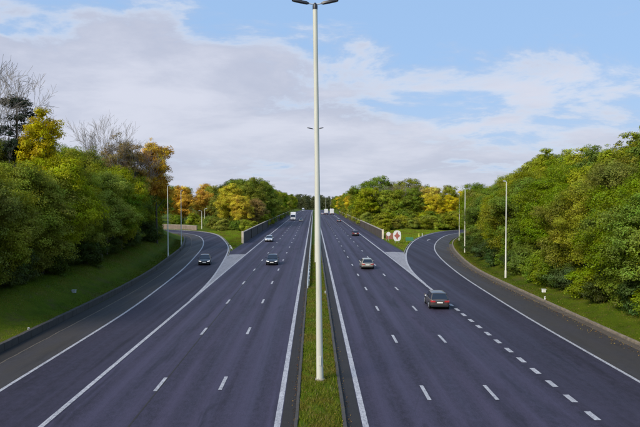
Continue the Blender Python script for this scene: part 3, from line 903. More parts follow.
def car(name, label, loc, rz, paintm, kind='sedan', L=4.5, W=1.80, H=1.45, cat='car', lights=True):
    """front is +y; loc is the middle of the car on the ground"""
    root = empty(name, loc, rz)
    tag(root, label, cat, 'cars on the motorway')
    hw = W / 2; f = L / 2
    belt = H * 0.62
    if kind == 'suv': belt = H * 0.60
    nose = 0.66 if kind != 'suv' else 0.78
    tailz = {'sedan': 0.98 * belt + .06, 'hatch': belt + .02, 'suv': belt + .04}[kind]
    st = [(-f, .38, tailz - .14, hw * .80), (-f + .06, .28, tailz - .03, hw * .90), (-f + .35, .20, tailz, hw * .98), (-f + 1.0, .18, tailz + .01, hw), (-.1, .17, belt, hw),
          (f - 1.35, .17, belt - .02, hw), (f - .75, .18, nose + .16, hw * .985), (f - .28, .20, nose + .06, hw * .94), (f - .06, .26, nose - .03, hw * .86), (f, .34, nose - .14, hw * .74)]
    rings = []
    for y, zb, zt, w in st:
        hgt = zt - zb
        half = [(0, zb), (w * .86, zb), (w * .97, zb + hgt * .14), (w, zb + hgt * .42), (w * .985, zb + hgt * .70), (w * .93, zb + hgt * .93), (w * .82, zt), (w * .4, zt + .025), (0, zt + .03)]
        ring = [(a, y, b) for a, b in half] + [(-a, y, b) for a, b in half[-2:0:-1]]
        rings.append(ring)
    bo = MB().loft(rings).build('body', paintm, root, True, 42)
    ss = bo.modifiers.new('round', 'SUBSURF'); ss.levels = 1; ss.render_levels = 1
    # cabin
    if kind == 'sedan': yb0, yt0, yt1, yb1 = -f + .75, -f + 1.30, f - 2.05, f - 1.28
    elif kind == 'hatch': yb0, yt0, yt1, yb1 = -f + .12, -f + .55, f - 1.95, f - 1.15
    else: yb0, yt0, yt1, yb1 = -f + .10, -f + .48, f - 2.05, f - 1.30
    bw, tw = hw * .92, hw * .70
    zb = belt - .04
    def lvl(t, r=0.0):
        y0 = yb0 + (yt0 - yb0) * t; y1 = yb1 + (yt1 - yb1) * t; w = bw + (tw - bw) * t; z = zb + (H - .07 - zb) * t
        return [(-w, y0 + .03, z), (w, y0 + .03, z), (w, y1 - .03, z), (-w, y1 - .03, z)]
    lo, hi = lvl(0), lvl(1)
    cb = MB(); cb.loft([lo, hi])
    ym0, ym1 = hi[0][1], hi[2][1]
    rr = []
    for t, dz in ((0.0, 0.0), (0.10, .045), (0.3, .07), (.6, .075), (.88, .05), (1.0, 0.0)):
        y = ym0 - .05 + (ym1 - ym0 + .10) * t
        e = .97 if t in (0.0, 1.0) else 1.0
        rr.append([(-tw * 1.03 * e, y, H - .085), (-tw * .95 * e, y, H - .075 + dz * .55), (-tw * .5, y, H - .07 + dz), (0, y, H - .07 + dz * 1.08), (tw * .5, y, H - .07 + dz), (tw * .95 * e, y, H - .075 + dz * .55), (tw * 1.03 * e, y, H - .085)])
    cab = cb.build('cabin', paintm, root)
    bv = cab.modifiers.new('soft', 'BEVEL'); bv.width = .07; bv.segments = 3
    MB().loft(rr).build('roof', paintm, root, True, 60)
    g = MB(); quadpanel(g, (lo[3], lo[2], hi[2], hi[3]), .07, .010); g.build('windscreen', M['glass'], root)
    g = MB(); quadpanel(g, (lo[0], lo[1], hi[1], hi[0]), .10, .010); g.build('rear_window', M['glass'], root)
    for s in (0, 1):
        a, b, c_, d = ((lo[1], lo[2], hi[2], hi[1]) if s else (lo[0], lo[3], hi[3], hi[0]))
        A, B, C, D = map(Vector, (a, b, c_, d))
        for t0, t1 in ((.02, .49), (.53, .98)):
            g = MB(); quadpanel(g, (A.lerp(B, t0), A.lerp(B, t1), D.lerp(C, t1), D.lerp(C, t0)), .09, .010)
            g.build('side_window', M['glass'], root)
    for s in (-1, 1):
        MB().bevel_box((s * (hw - .03), 0, .25), (.07, L * .52, .14), .02).build('sill', M['black'], root)
        for dy in (.25, -.75):
            MB().bevel_box((s * (hw * .985), dy, belt - .13), (.035, .20, .03), .008).build('door_handle', M['chrome'] if lights else M['black'], root)
    wy0, wy1 = -f + .82, f - .86
    for sgn in (-1, 1):
        for wy in (wy0, wy1):
            MB().disc((sgn * (hw - .045), wy, .335), (1, 0, 0), .385, 22, .10).build('wheel_arch', M['black'], root)
            wheel(root, sgn * (hw - .09), wy)
        MB().bevel_box((sgn * (hw + .08), f - 1.62, belt + .07), (.20, .10, .14), .03).build('mirror', paintm, root)
        # lights
        hl = MB(); hl.add([(sgn * hw * .50, f - .055, nose - .09), (sgn * hw * .86, f - .20, nose - .05), (sgn * hw * .90, f - .22, nose + .055), (sgn * hw * .50, f - .075, nose + .01),
                           (sgn * hw * .50, f + .015, nose - .09), (sgn * hw * .88, f - .12, nose - .05), (sgn * hw * .93, f - .16, nose + .06), (sgn * hw * .50, f - .01, nose + .015)],
                          [(0, 1, 2, 3), (7, 6, 5, 4), (0, 4, 5, 1), (1, 5, 6, 2), (2, 6, 7, 3), (3, 7, 4, 0)])
        hl.build('headlight', M['headlight'], root)
        tz = tailz - .20
        tl = MB(); tl.add([(sgn * hw * .46, -f + .02, tz - .06), (sgn * hw * .90, -f + .10, tz - .06), (sgn * hw * .93, -f + .12, tz + .10), (sgn * hw * .46, -f + .05, tz + .08),
                           (sgn * hw * .46, -f - .02, tz - .06), (sgn * hw * .92, -f + .02, tz - .06), (sgn * hw * .95, -f + .04, tz + .10), (sgn * hw * .46, -f - .01, tz + .08)],
                          [(3, 2, 1, 0), (4, 5, 6, 7), (1, 5, 4, 0), (2, 6, 5, 1), (3, 7, 6, 2), (0, 4, 7, 3)])
        tl.build('tail_light', M['taillight'], root)
    MB().bevel_box((0, f - .02, .44), (hw * 1.05, .08, .24), .02).build('grille', M['black'], root)
    MB().bevel_box((0, f + .025, .46), (.54, .03, .125), .008).build('number_plate', M['plate'], root)
    MB().bevel_box((0, -f - .015, tailz - .30), (.54, .03, .125), .008).build('number_plate', M['plate'], root)
    MB().bevel_box((0, f - .10, .27), (W * .80, .16, .14), .03).build('front_bumper', M['black'], root)
    MB().bevel_box((0, -f + .09, .34), (W * .86, .22, .20), .04).build('rear_bumper', M['black'], root)
    MB().bevel_box((0, -f - .005, tailz - .09), (W * .42, .03, .035), .006).build('trim_strip', M['chrome'], root)
    return root

def at(x, y): return (x, y, float(prof(y)) + 0.012)
P_black = carpaint('black car paint', (0.012, 0.012, 0.014))
P_navy = carpaint('blue black car paint', (0.014, 0.017, 0.026))
P_silver = carpaint('silver car paint', (0.55, 0.56, 0.58), 0.4)
P_white = carpaint('white car paint', (0.74, 0.74, 0.74))
P_brown = carpaint('brown grey car paint', (0.12, 0.10, 0.088), 0.5)
P_beige = carpaint('champagne car paint', (0.46, 0.43, 0.35), 0.4)
P_red = carpaint('dark wine car paint', (0.065, 0.028, 0.028), 0.2)
P_grey = carpaint('mid grey car paint', (0.20, 0.20, 0.21), 0.3)
PI = math.pi
car('car', 'black car with bright headlights coming down the entry ramp', at(-17.1, 97.4), PI + R(7), P_black, 'hatch', 4.3, 1.84, 1.50)
car('car', 'blue black car driving towards the camera in the middle lane', at(-6.45, 97.3), PI, P_navy, 'hatch', 4.3, 1.84, 1.52)
car('car', 'silver white car driving towards the camera beside the left edge line', at(-10.65, 148.4), PI, P_silver, 'hatch', 4.2, 1.80, 1.45)
car('car', 'small dark car far off beside the oncoming white truck', at(-5.9, 284.3), PI, P_black, 'hatch')
car('car', 'dark brown grey car with red tail lights leaving on the exit ramp', at(11.85, 59.5), R(-3.0), P_brown, 'hatch', 4.5, 1.86, 1.52)
car('car', 'champagne coloured car driving away in the middle lane', at(7.85, 91.8), 0, P_beige, 'hatch', 4.3, 1.82, 1.50)
car('car', 'dark wine car driving away close to the right edge line', at(11.5, 171.7), 0, P_red, 'hatch', 4.2, 1.80, 1.5)
car('car', 'small grey car far off driving away near the right wall', at(11.3, 277.5), 0, P_grey, 'hatch')
car('car', 'tiny pale car far off just right of the lamp mast', at(6.0, 428), 0, P_silver, 'hatch')
car('car', 'tiny dark car right behind the left one of the far white trucks', at(8.7, 418), 0, P_black, 'hatch')

def truck(label, loc, rz, L=9.0, W=2.5, H=3.9, group='white trucks far off'):
    root = empty('truck', loc, rz)
    tag(root, label, 'truck', group)
    hw = W / 2; f = L / 2
    cl = 2.1
    MB().bevel_box((0, -cl / 2 - .05, 1.05 + (H - 1.05) / 2), (W, L - cl - .3, H - 1.05), .05).build('cargo_box', P_white, root)
    rings = []
    for y, zb, zt, w in ((f - cl, .55, H * .80, hw * .96), (f - .75, .45, H * .80, hw * .96), (f - .30, .42, H * .72, hw * .95), (f - .06, .42, H * .50, hw * .93), (f, .48, H * .40, hw * .90)):
        rings.append([(-w, y, zb), (w, y, zb), (w, y, zt - .18), (w * .9, y, zt), (-w * .9, y, zt), (-w, y, zt - .18)])
    MB().loft(rings).build('cab', P_white, root, True, 35)
    g = MB(); quadpanel(g, ((-hw * .86, f - .03, H * .42), (hw * .86, f - .03, H * .42), (hw * .82, f - .29, H * .70), (-hw * .82, f - .29, H * .70)), .03, .06)
    g.build('windscreen', M['glass'], root)
    for s in (-1, 1):
        MB().box((s * (hw * .965), f - .95, H * .56), (.02, .8, .7)).build('side_window', M['glass'], root)
        MB().bevel_box((s * (hw + .12), f - .35, H * .55), (.14, .10, .45), .02).build('mirror', M['black'], root)
        MB().bevel_box((s * hw * .72, f + .01, .75), (.40, .08, .20), .02).build('headlight', M['headlight'], root)
        MB().bevel_box((s * hw * .80, -f + .04, .85), (.34, .06, .16), .01).build('tail_light', M['taillight'], root)
        for wy in (-f + 1.2, -f + 2.3, f - 1.1):
            wheel(root, s * (hw - .18), wy, .48, .30)
    MB().bevel_box((0, f - .02, .52), (W * .92, .14, .24), .03).build('front_bumper', M['black'], root)
    MB().bevel_box((0, -.4, .85), (W * .5, L - 1.2, .24), .03).build('chassis', M['black'], root)
    MB().bevel_box((0, -f + .10, .60), (W * .9, .10, .16), .02).build('rear_bumper', M['black'], root)
    for s in (-1, 1):
        MB().bevel_box((s * hw * .49, -f + .085, 1.10 + (H - 1.15) / 2), (hw * .94, .03, H - 1.25), .01).build('rear_door', P_white, root)
    return root
truck('white truck driving towards the camera beside the left wall', at(-9.9, 301), PI, 8.5, 2.5, 3.9)
truck('white truck driving away, left one of the far pair', at(8.7, 437), 0, 9, 2.5, 3.8)
truck('white truck driving away, right one of the far pair by the edge line', at(12.3, 422), 0, 9, 2.55, 4.1)
truck('tiny white van far off near the crest of the oncoming carriageway', at(-10.2, 600), PI, 7, 2.3, 3.2)

# ------------------------------------------------------------------ trees and shrubs
def unit(v): return v / (np.linalg.norm(v, axis=-1, keepdims=True) + 1e-9)
def leaves(rng, P, Nrm, size, aspect=0.62):
    n = len(P)
    r = unit(rng.normal(size=(n, 3)))
    nr = unit(Nrm + 0.60 * r)
    t = unit(np.cross(nr, unit(rng.normal(size=(n, 3)))))
    b = np.cross(nr, t)
    s = size * rng.uniform(.6, 1.35, (n, 1))
    # pointed leaf sprays, a little folded
    v0 = P - t * s * .5; v1 = P + b * s * aspect * .5 + nr * s * .10; v2 = P + t * s * .55; v3 = P - b * s * aspect * .5 + nr * s * .06
    V = np.stack([v0, v1, v2, v3], 1).reshape(-1, 3)
    F = np.arange(4 * n).reshape(n, 4)
    return V, F
def crown_mesh(seed, lobes, n, size, clump=0.5, fill=0.12, up=0.35, mat='leaf', top_light=0.0, nclump=None):
    rng = np.random.default_rng(seed)
    lob = np.array(lobes, float)
    area = lob[:, 3] * lob[:, 4] + lob[:, 3] * lob[:, 5]
    nc = nclump or max(60, n // 70)
    li = rng.choice(len(lob), nc, p=area / area.sum())
    d = unit(rng.normal(size=(nc, 3))); d[:, 2] = np.where(d[:, 2] < -.55, -d[:, 2], d[:, 2])
    rad = np.where(rng.random((nc, 1)) < .12, rng.uniform(1.05, 1.20, (nc, 1)), rng.uniform(.62, 1.08, (nc, 1)))
    C = lob[li, :3] + d * lob[li, 3:6] * rad
    cs = rng.uniform(.55, 1.35, nc) * clump
    cv = rng.normal(0, .17, nc)
    ci = rng.choice(nc, n, p=cs ** 1.5 / (cs ** 1.5).sum())
    off = rng.normal(size=(n, 3)); off = off / (1 + 0.35 * np.linalg.norm(off, axis=1, keepdims=True))
    off *= np.array([1, 1, .62])
    P = C[ci] + off * cs[ci][:, None] * 0.95
    nf = int(n * fill)
    if nf:
        lf = rng.choice(len(lob), nf)
        P[:nf] = lob[lf, :3] + unit(rng.normal(size=(nf, 3))) * lob[lf, 3:6] * (rng.random((nf, 1)) ** .4) * .9
    Nrm = unit(P - lob[li[ci], :3]) * .8 + unit(P - C[ci]) * .3 + np.array([0, 0, up])
    var = np.clip(.5 + cv[ci] + rng.normal(0, .09, n), 0, 1)
    V, F = leaves(rng, P, Nrm, size)
    return np_mesh('crown', V, F, M[mat], var)

def branch_set(rng, mb, base, d, length, rad, depth, spread=0.55, nseg=4, up=0.12, kids=(3, 4), sides=5):
    pts = [Vector(base)]; dr = Vector(d).normalized(); p = Vector(base)
    for i in range(nseg):
        dr = (dr + Vector(rng.normal(size=3)) * .12 + Vector((0, 0, up))).normalized()
        p = p + dr * (length / nseg); pts.append(p.copy())
    rr = [max(.013, rad * (1 - .62 * i / nseg)) for i in range(nseg + 1)]
    mb.tube(pts, rr, max(3, sides), caps=False)
    if depth > 0:
        k = int(rng.integers(kids[0], kids[1] + 1))
        for i in range(k):
            t = rng.uniform(.35, 1.0) if i else 1.0
            j = min(nseg - 1, int(t * nseg)); q = pts[j].lerp(pts[j + 1], min(1, t * nseg - j))
            a = Vector(rng.normal(size=3)); a = (a - dr * a.dot(dr)).normalized()
            nd = (dr + a * rng.uniform(spread * .6, spread * 1.4)).normalized()
            branch_set(rng, mb, q, nd, length * rng.uniform(.55, .78), rr[j] * .62, depth - 1, spread, max(2, nseg - 1), up, kids, sides - 1)

def decid_lobes(rng, H, Rr, base, n=20, flat=1.0):
    """rounded, lumpy crown filling z from base to H"""
    out = []
    zc = (H + base) / 2; hz = (H - base) / 2
    for k in range(n):
        d = unit(rng.normal(size=3)); r = rng.random() ** .45
        lr = rng.uniform(.20, .36) * Rr
        x, y = d[0] * r * (Rr - lr), d[1] * r * (Rr - lr)
        z = zc + d[2] * r * max(.2, hz - lr * .85)
        out.append((x, y, z, lr, lr, lr * rng.uniform(.7, .9)))
    out.append((0, 0, zc, Rr * .55, Rr * .55, hz * .7))
    return out
def trunk_mesh(seed, H, r, lobes, mat='bark', pts_lean=0.3):
    rng = np.random.default_rng(seed); mb = MB()
    lx, ly = rng.normal(0, pts_lean, 2)
    tp = [Vector((lx * t * t, ly * t * t, -0.4 + (H * .86 + .4) * t)) for t in np.linspace(0, 1, 7)]
    mb.tube(tp, [r * 1.25] + [r * (1 - .86 * t) for t in np.linspace(0.1, 1, 6)], 8, caps=False)
    for l in lobes[:12]:
        e = Vector(l[:3]); zb = max(1.0, min(H * .7, e.z - 1.2 - 0.5 * math.hypot(e.x, e.y)))
        s = Vector((lx * (zb / H) ** 2, ly * (zb / H) ** 2, zb))
        m = s.lerp(e, .5) + Vector((0, 0, -.15 * (e - s).length * .3))
        mb.tube([s, m, e], [r * .42, r * .27, r * .10], 5, caps=False)
    return mb.mesh('trunk', M[mat], True, 60)

PROTO = {}
def make_kind(key, seed, H, Rr, base, n, size, clump, nl=20, bark_='bark', mat='leaf', fill=.12, tr=.22, up=.35):
    rng = np.random.default_rng(seed)
    lob = decid_lobes(rng, H, Rr, base, nl)
    PROTO[key] = (trunk_mesh(seed, H, tr, lob, bark_), crown_mesh(seed + 1, lob, n, size, clump, fill, up, mat))
# near kinds (for trees within 40 to 130 m)
for i in range(4): make_kind('near%d' % i, 11 + 7 * i, 13.0, 4.9, 0.6, 66000, .165, .50, 44)
for i in range(3): make_kind('tall%d' % i, 51 + 7 * i, 17.0, 4.2, 3.0, 28000, .24, .52, 40)
for i in range(3): make_kind('bush%d' % i, 91 + 7 * i, 4.2, 2.9, -1.0, 18000, .165, .40, 22, tr=.06)
for i in range(2): make_kind('thin%d' % i, 131 + 7 * i, 17.0, 4.0, 4.0, 15000, .20, .50, 40, 'bark_pale', fill=.05, tr=.18)
# far kinds
for i in range(4): make_kind('far%d' % i, 201 + 7 * i, 15.0, 6.6, 0.2, 34000, .30, .70, 44)
for i in range(2): make_kind('farbush%d' % i, 241 + 7 * i, 4.5, 3.6, -1.2, 12000, .25, .50, 20, tr=.06)
for i in range(2): make_kind('dist%d' % i, 271 + 7 * i, 16.0, 6.0, 1.0, 5000, .75, 1.1, 18)
# a dark conifer with tiers of drooping boughs
def conifer():
    rng = np.random.default_rng(400); H = 17; lob = []; mb = MB()
    mb.tube([(0, 0, -.5), (.1, 0, H * .5), (0, 0, H)], [.28, .18, .04], 8, caps=False)
    for k in range(58):
        z = 3.0 + (H - 3.2) * rng.random(); Rz = 3.6 * (1 - (z - 2.5) / (H - 1.5)) ** .75 * rng.uniform(.6, 1.1) + .35
        a = rng.uniform(0, 2 * math.pi)
        mb.tube([(0, 0, z), (math.cos(a) * Rz * .6, math.sin(a) * Rz * .6, z + .15), (math.cos(a) * Rz, math.sin(a) * Rz, z - .1)], [.06, .04, .015], 4, caps=False)
        lob.append((math.cos(a) * Rz * .62, math.sin(a) * Rz * .62, z, Rz * .48 + .2, Rz * .48 + .2, .40))
    PROTO['conifer'] = (mb.mesh('trunk', M['bark']), crown_mesh(401, lob, 24000, .20, .42, .1, .3, 'needle'))
conifer()
def bare(key, seed, H, rad, depth, spread):
    rng = np.random.default_rng(seed); mb = MB()
    branch_set(rng, mb, (0, 0, -.4), (0.02, 0, 1), H * .42, rad, 0, spread, 5)
    top = Vector((0.02 * H * .42, 0, H * .40))
    for k in range(5):
        a = 2 * math.pi * k / 5 + rng.uniform(-.4, .4)
        branch_set(rng, mb, top - Vector((0, 0, rng.uniform(0, H * .14))), (math.cos(a) * .48, math.sin(a) * .48, 1.0), H * .27, rad * .45, depth, spread, 4, .05, (3, 5), 5)
    n = len(mb.f)
    PROTO[key] = (mb.mesh('trunk', M['bark_twig'], True), None)
bare('bare0', 501, 21, .20, 4, .60)
bare('bare1', 517, 18, .15, 4, .5)

def tree(name, key, x, y, col, label, cat='tree', group=None, s=1.0, sz=None, rz=None, dz=0.0):
    tm, cm = PROTO[key]
    rnd = random.Random(int(x * 131 + y * 17))
    root = empty(name, (x, y, gz(x, y) - 0.1 + dz), rnd.uniform(0, 6.28) if rz is None else rz)
    root.scale = (s, s, sz if sz else s)
    tag(root, label, cat, group)
    link(bpy.data.objects.new('trunk' if cat == 'tree' else 'stem', tm), root)
    if cm:
        c = link(bpy.data.objects.new('crown' if cat == 'tree' else 'foliage', cm), root)
        c.color = tuple(col) + (1,)
    return root
G_MID = (0.155, 0.225, 0.008); G_DARK = (0.056, 0.084, 0.009); G_YEL = (0.285, 0.320, 0.008); G_OLIVE = (0.205, 0.225, 0.010)
G_BLUE = (0.060, 0.110, 0.022); A_GOLD = (0.58, 0.475, 0.010); A_ORG = (0.66, 0.38, 0.012); A_BROWN = (0.34, 0.23, 0.050); A_RUST = (0.55, 0.33, 0.018)
CON = (0.022, 0.036, 0.018)
def jit(c, rnd, a=.15):
    k = 1 + rnd.uniform(-a, a)
    return (c[0] * k * (1 + rnd.uniform(-.08, .08)), c[1] * k, c[2] * k)
ORD = ['first', 'second', 'third', 'fourth', 'fifth', 'sixth', 'seventh', 'eighth', 'ninth', 'tenth', 'eleventh', 'twelfth', 'thirteenth', 'fourteenth', 'fifteenth', 'sixteenth', 'seventeenth', 'eighteenth', 'nineteenth', 'twentieth', 'twenty-first', 'twenty-second', 'twenty-third', 'twenty-fourth', 'twenty-fifth', 'twenty-sixth', 'twenty-seventh', 'twenty-eighth', 'twenty-ninth', 'thirtieth']
def cname(c):
    if c in (A_GOLD,): return 'golden yellow'
    if c in (A_ORG, A_RUST): return 'orange'
    if c == A_BROWN: return 'brown'
    if c == G_YEL: return 'yellow green'
    if c in (G_DARK, G_BLUE): return 'dark green'
    return 'green'
def row(poly, side, spacing, y0, ymax, kinds, cols, tmpl, name, cat, group, hs, jx=1.6, seed=1, xlim=None, hv=(.80, 1.15)):
    """a row of trees at a distance from a kerb curve"""
    p = offset(poly, side)
    d = np.r_[0, np.cumsum(np.linalg.norm(np.diff(p, axis=0), axis=1))]
    s = float(np.interp(y0, p[:, 1], d)); k = 0; rnd = random.Random(seed)
    while s < d[-1] - 2 and k < 30:
        x = float(np.interp(s, d, p[:, 0])); y = float(np.interp(s, d, p[:, 1]))
        if y > ymax or (xlim and abs(x) > xlim): break
        c = rnd.choice(cols)
        h = hs(y) * rnd.uniform(*hv)
        key = kinds[k % len(kinds)]
        w = rnd.uniform(.92, 1.12)
        tree(name, key, x + rnd.uniform(-jx, jx), y + rnd.uniform(-jx, jx) * .6, jit(c, rnd), tmpl.format(c=cname(c), o=ORD[k]), cat, group, w * (0.6 + .4 * h), h)
        s += spacing * rnd.uniform(.85, 1.15); k += 1

# --- left bank
row(LK, -10.0, 4.0, 46, 140, ['near0', 'near2', 'near1', 'near3'], [G_MID, G_YEL, G_MID, G_OLIVE, G_YEL], '{c} tree in the front row on the left bank, {o} from the near end', 'leafy_tree', 'tree', 'front row of trees on the left bank', lambda y: 1.08, seed=3)
row(LK, -17.5, 5.5, 45, 150, ['near1', 'near3', 'near0', 'near2'], [G_MID, G_OLIVE, G_YEL], '{c} tree behind the front row on the left bank, {o} from the near end', 'leafy_tree', 'tree', 'second row of trees on the left bank', lambda y: 1.16, seed=5)
row(LK, -9.0, 3.4, 50, 132, ['bush0', 'bush1', 'bush2'], [G_DARK, G_OLIVE, G_DARK], '{c} shrub under the left bank trees, {o} from the near end', 'bank_shrub', 'shrub', 'shrubs under the trees on the left bank', lambda y: .85, seed=8)  # mostly dark greens, painting in the deep shade below the crowns
tree('bare_tree', 'bare0', -36.6, 74, (0, 0, 0), 'tall leafless tree above the left bank at the left picture edge', s=1.1, sz=1.22)
tree('conifer', 'conifer', -36.6, 77, CON, 'dark conifer beside the tall leafless tree at the left edge', s=1.35, sz=1.16)
tree('conifer', 'conifer', -42.5, 79, CON, 'dark conifer half hidden at the left picture edge', s=1.2, sz=1.1)
tree('autumn_tree', 'tall1', -32.9, 76, A_GOLD, 'golden yellow tree right of the dark conifer above the left bank', s=.80, sz=1.12)
tree('bare_tree', 'bare1', -38.0, 113, (0, 0, 0), 'leafless pale tree in the middle of the left bank skyline', s=1.05, sz=1.22)
tree('bare_tree', 'bare0', -33.5, 117, (0, 0, 0), 'leafless pale tree beside the rust coloured tree on the left bank', s=.9, sz=1.0)
tree('autumn_tree', 'thin0', -35.4, 114, A_BROWN, 'thinly leaved brown tree between leafless trees on the left bank', s=1.1, sz=1.22)
tree('autumn_tree', 'thin1', -33.4, 117, A_RUST, 'thinly leaved rust tree at the right end of the left bank skyline', s=1.0, sz=1.12)
tree('autumn_tree', 'tall2', -30.6, 121, A_ORG, 'orange tree at the far end of the left bank trees', s=1.05, sz=1.32)
for k, (x, y) in enumerate(((-31.8, 119.5), (-33.5, 128), (-35.5, 136), (-38.5, 146), (-42, 157), (-47, 168))):
    tree('bank_shrub', 'bush%d' % (k % 3), x, y, [G_DARK, G_MID][k % 2], '{} shrub at the far end of the left bank, {} past the orange tree'.format(['dark green', 'green'][k % 2], ORD[k]), 'shrub', 'shrubs at the far end of the left bank', 1.1)
# --- trees beyond the entry ramp
rnd = random.Random(21)
for k, (x, y, key, c, s) in enumerate(((-58, 232, 'far0', A_ORG, .90), (-50, 238, 'far1', A_ORG, 1.0), (-66, 240, 'far2', A_GOLD, 1.0), (-43, 247, 'far3', A_RUST, .90), (-75, 236, 'far1', A_ORG, .95), (-84, 230, 'far0', A_GOLD, 1.0), (-95, 232, 'far2', A_ORG, 1.0), (-38, 262, 'far2', G_OLIVE, .86))):
    tree('autumn_tree', key, x, y, jit(c, rnd), '{} tree beyond the entry ramp bend, {} from the yellow clump'.format(cname(c), ORD[[2, 1, 4, 0, 5, 6, 7, 3][k]] if k != 7 else 'closest'), 'tree', 'autumn trees beyond the entry ramp', s)
for k in range(14):
    x = -42 - 9 * k + rnd.uniform(-2, 2); y = 285 + rnd.uniform(-6, 8) - k * 1.5
    c = [G_OLIVE, A_ORG, G_MID, A_GOLD, G_DARK][k % 5]
    tree('background_tree', 'far%d' % (k % 4), x, y, jit(c, rnd), '{} tree in the far row behind the orange trees, {} from the yellow clump'.format(cname(c), ORD[k]), 'tree', 'far trees behind the entry ramp', 1.15)
# --- island left of the motorway
isl = [(-29, 214, 'far1', A_GOLD, 1.02), (-24, 206, 'far0', A_GOLD, .82), (-34, 224, 'far2', G_OLIVE, .80), (-22, 226, 'far3', G_OLIVE, 1.22), (-28, 236, 'far0', G_MID, 1.28), (-20.5, 214, 'far2', A_BROWN, .78), (-20.5, 246, 'far1', G_MID, 1.22), (-33, 244, 'far3', G_DARK, 1.18), (-20.5, 262, 'far0', G_OLIVE, 1.25), (-27, 258, 'far2', G_MID, 1.25)]
for k, (x, y, key, c, s) in enumerate(isl):
    lab = ['big golden tree at the front of the left island', 'smaller golden tree in front of the big golden one on the left island', 'olive green tree at the left side of the left island clump', 'tall olive tree right behind the golden ones on the left island', 'tallest green tree behind the golden one on the left island', 'small brown tree next to the left wall', 'tall green tree behind the left wall', 'dark green tree at the back of the left island', 'olive green tree behind the left wall, third along it', 'green tree in the back of the left island clump'][k]
    tree('autumn_tree' if c in (A_GOLD, A_BROWN) else 'leafy_tree', key, x, y, jit(c, rnd, .08), lab, 'tree', 'trees on the left island', s)
for k in range(10):
    y = 282 + k * 26 + k * k * 1.5
    c = [G_OLIVE, G_MID, G_YEL][k % 3]
    tree('leafy_tree', 'far%d' % (k % 4), -20.8 - rnd.random() * 1.5, y, jit(c, rnd), '{} tree in the row behind the left wall, {} beyond the island clump'.format(cname(c), ORD[k]), 'tree', 'tree row behind the left wall', 1.08)
    tree('leafy_tree', 'far%d' % ((k + 2) % 4), -29 - rnd.random() * 3, y + 9, jit(G_DARK, rnd), 'green tree farther back behind the left wall, {} beyond the island clump'.format(ORD[k]), 'tree', 'back tree row behind the left wall', 1.2)
for k, (x, y) in enumerate(((-20.0, 188), (-24, 190), (-28.5, 192), (-31.5, 200), (-19.5, 196), (-34.5, 208), (-22, 198), (-38, 216), (-43, 224), (-50, 226))):
    c = [G_YEL, G_MID, G_YEL, G_OLIVE][k % 4]
    tree('island_shrub', 'farbush%d' % (k % 2), x, y, jit(c, rnd), '{} shrub at the foot of the left island trees, {} from the wall'.format(cname(c), ORD[[1, 3, 5, 6, 0, 7, 2, 8, 9, 4][k]]), 'shrub', 'shrubs on the left island', rnd.uniform(.75, 1.05))
# --- island right of the motorway
islr = [(26.5, 258, 'far1', G_MID, 1.34), (21.5, 250, 'far0', G_YEL, 1.10), (34, 262, 'far2', G_OLIVE, 1.30), (41, 254, 'far3', G_OLIVE, 1.22), (47, 246, 'far0', A_GOLD, 1.06), (53, 240, 'far1', G_YEL, 1.02), (59, 237, 'far2', A_GOLD, .98), (66, 238, 'far3', A_RUST, .92), (30, 236, 'far0', G_YEL, .98), (37.5, 234, 'far1', G_MID, .96), (44.5, 232, 'far2', A_GOLD, .86), (72, 238, 'far0', A_GOLD, .95), (51.5, 231, 'far3', A_GOLD, .74), (80, 240, 'far1', G_OLIVE, 1.0), (90, 242, 'far2', A_GOLD, 1.0), (21, 268, 'far3', G_MID, 1.24)]
for k, (x, y, key, c, s) in enumerate(islr):
    lab = ['tallest green tree at the left of the right island clump', 'yellow green tree next to the right wall, front of the clump', 'tall olive tree at the top of the right island clump', 'olive tree in the middle of the right island skyline', 'golden tree right of the middle of the right island', 'yellow green tree between golden trees on the right island', 'golden tree towards the right end of the right island', 'rust coloured tree towards the right end of the right island', 'yellow green tree in the front of the right island, nearest the wall', 'green tree in the front of the right island clump', 'low golden tree in the front of the right island clump', 'golden tree at the right end of the right island by the lamp posts', 'small golden tree standing low at the front right of the island', 'olive tree behind the two lamp posts of the exit ramp', 'golden tree farthest right beyond the exit ramp', 'green tree behind the right wall at the left end of the clump'][k]
    tree('autumn_tree' if c in (A_GOLD, A_RUST) else 'leafy_tree', key, x, y, jit(c, rnd, .08), lab, 'tree', 'trees on the right island', s)
for k in range(3):
    x, y = ((33, 247), (39, 243), (28, 249))[k]
    tree('bare_tree', 'bare1', x, y, (0, 0, 0), ['slender leafless tree amid the right island trees, middle of three', 'slender leafless tree amid the right island trees, right of three', 'slender leafless tree amid the right island trees, left of three'][k], 'tree', 'leafless trees on the right island', .8, .85)
for k in range(10):
    y = 288 + k * 26 + k * k * 1.5
    c = [G_YEL, G_OLIVE, A_GOLD, G_MID][k % 4]
    tree('leafy_tree', 'far%d' % ((k + 1) % 4), 22.0 + rnd.random() * 1.5, y, jit(c, rnd), '{} tree in the row behind the right wall, {} beyond the island clump'.format(cname(c), ORD[k]), 'tree', 'tree row behind the right wall', 1.02)
    tree('leafy_tree', 'far%d' % ((k + 3) % 4), 31 + rnd.random() * 3, y + 9, jit(G_DARK, rnd), 'green tree farther back behind the right wall, {} beyond the island clump'.format(ORD[k]), 'tree', 'back tree row behind the right wall', 1.16)
for k in range(16):
    x = 21.3 + k * 2.3; y = 190 + 1.2 * k + (3.0 if k % 2 else 0)
    if k > 11: y += 5
    c = [G_YEL, G_YEL, G_OLIVE, G_YEL][k % 4]
    tree('island_shrub', 'farbush%d' % (k % 2), x, y, jit(c, rnd), '{} shrub in front of the right island trees, {} from the wall'.format(cname(c), ORD[k]), 'shrub', 'shrubs on the right island', rnd.uniform(.85, 1.2))
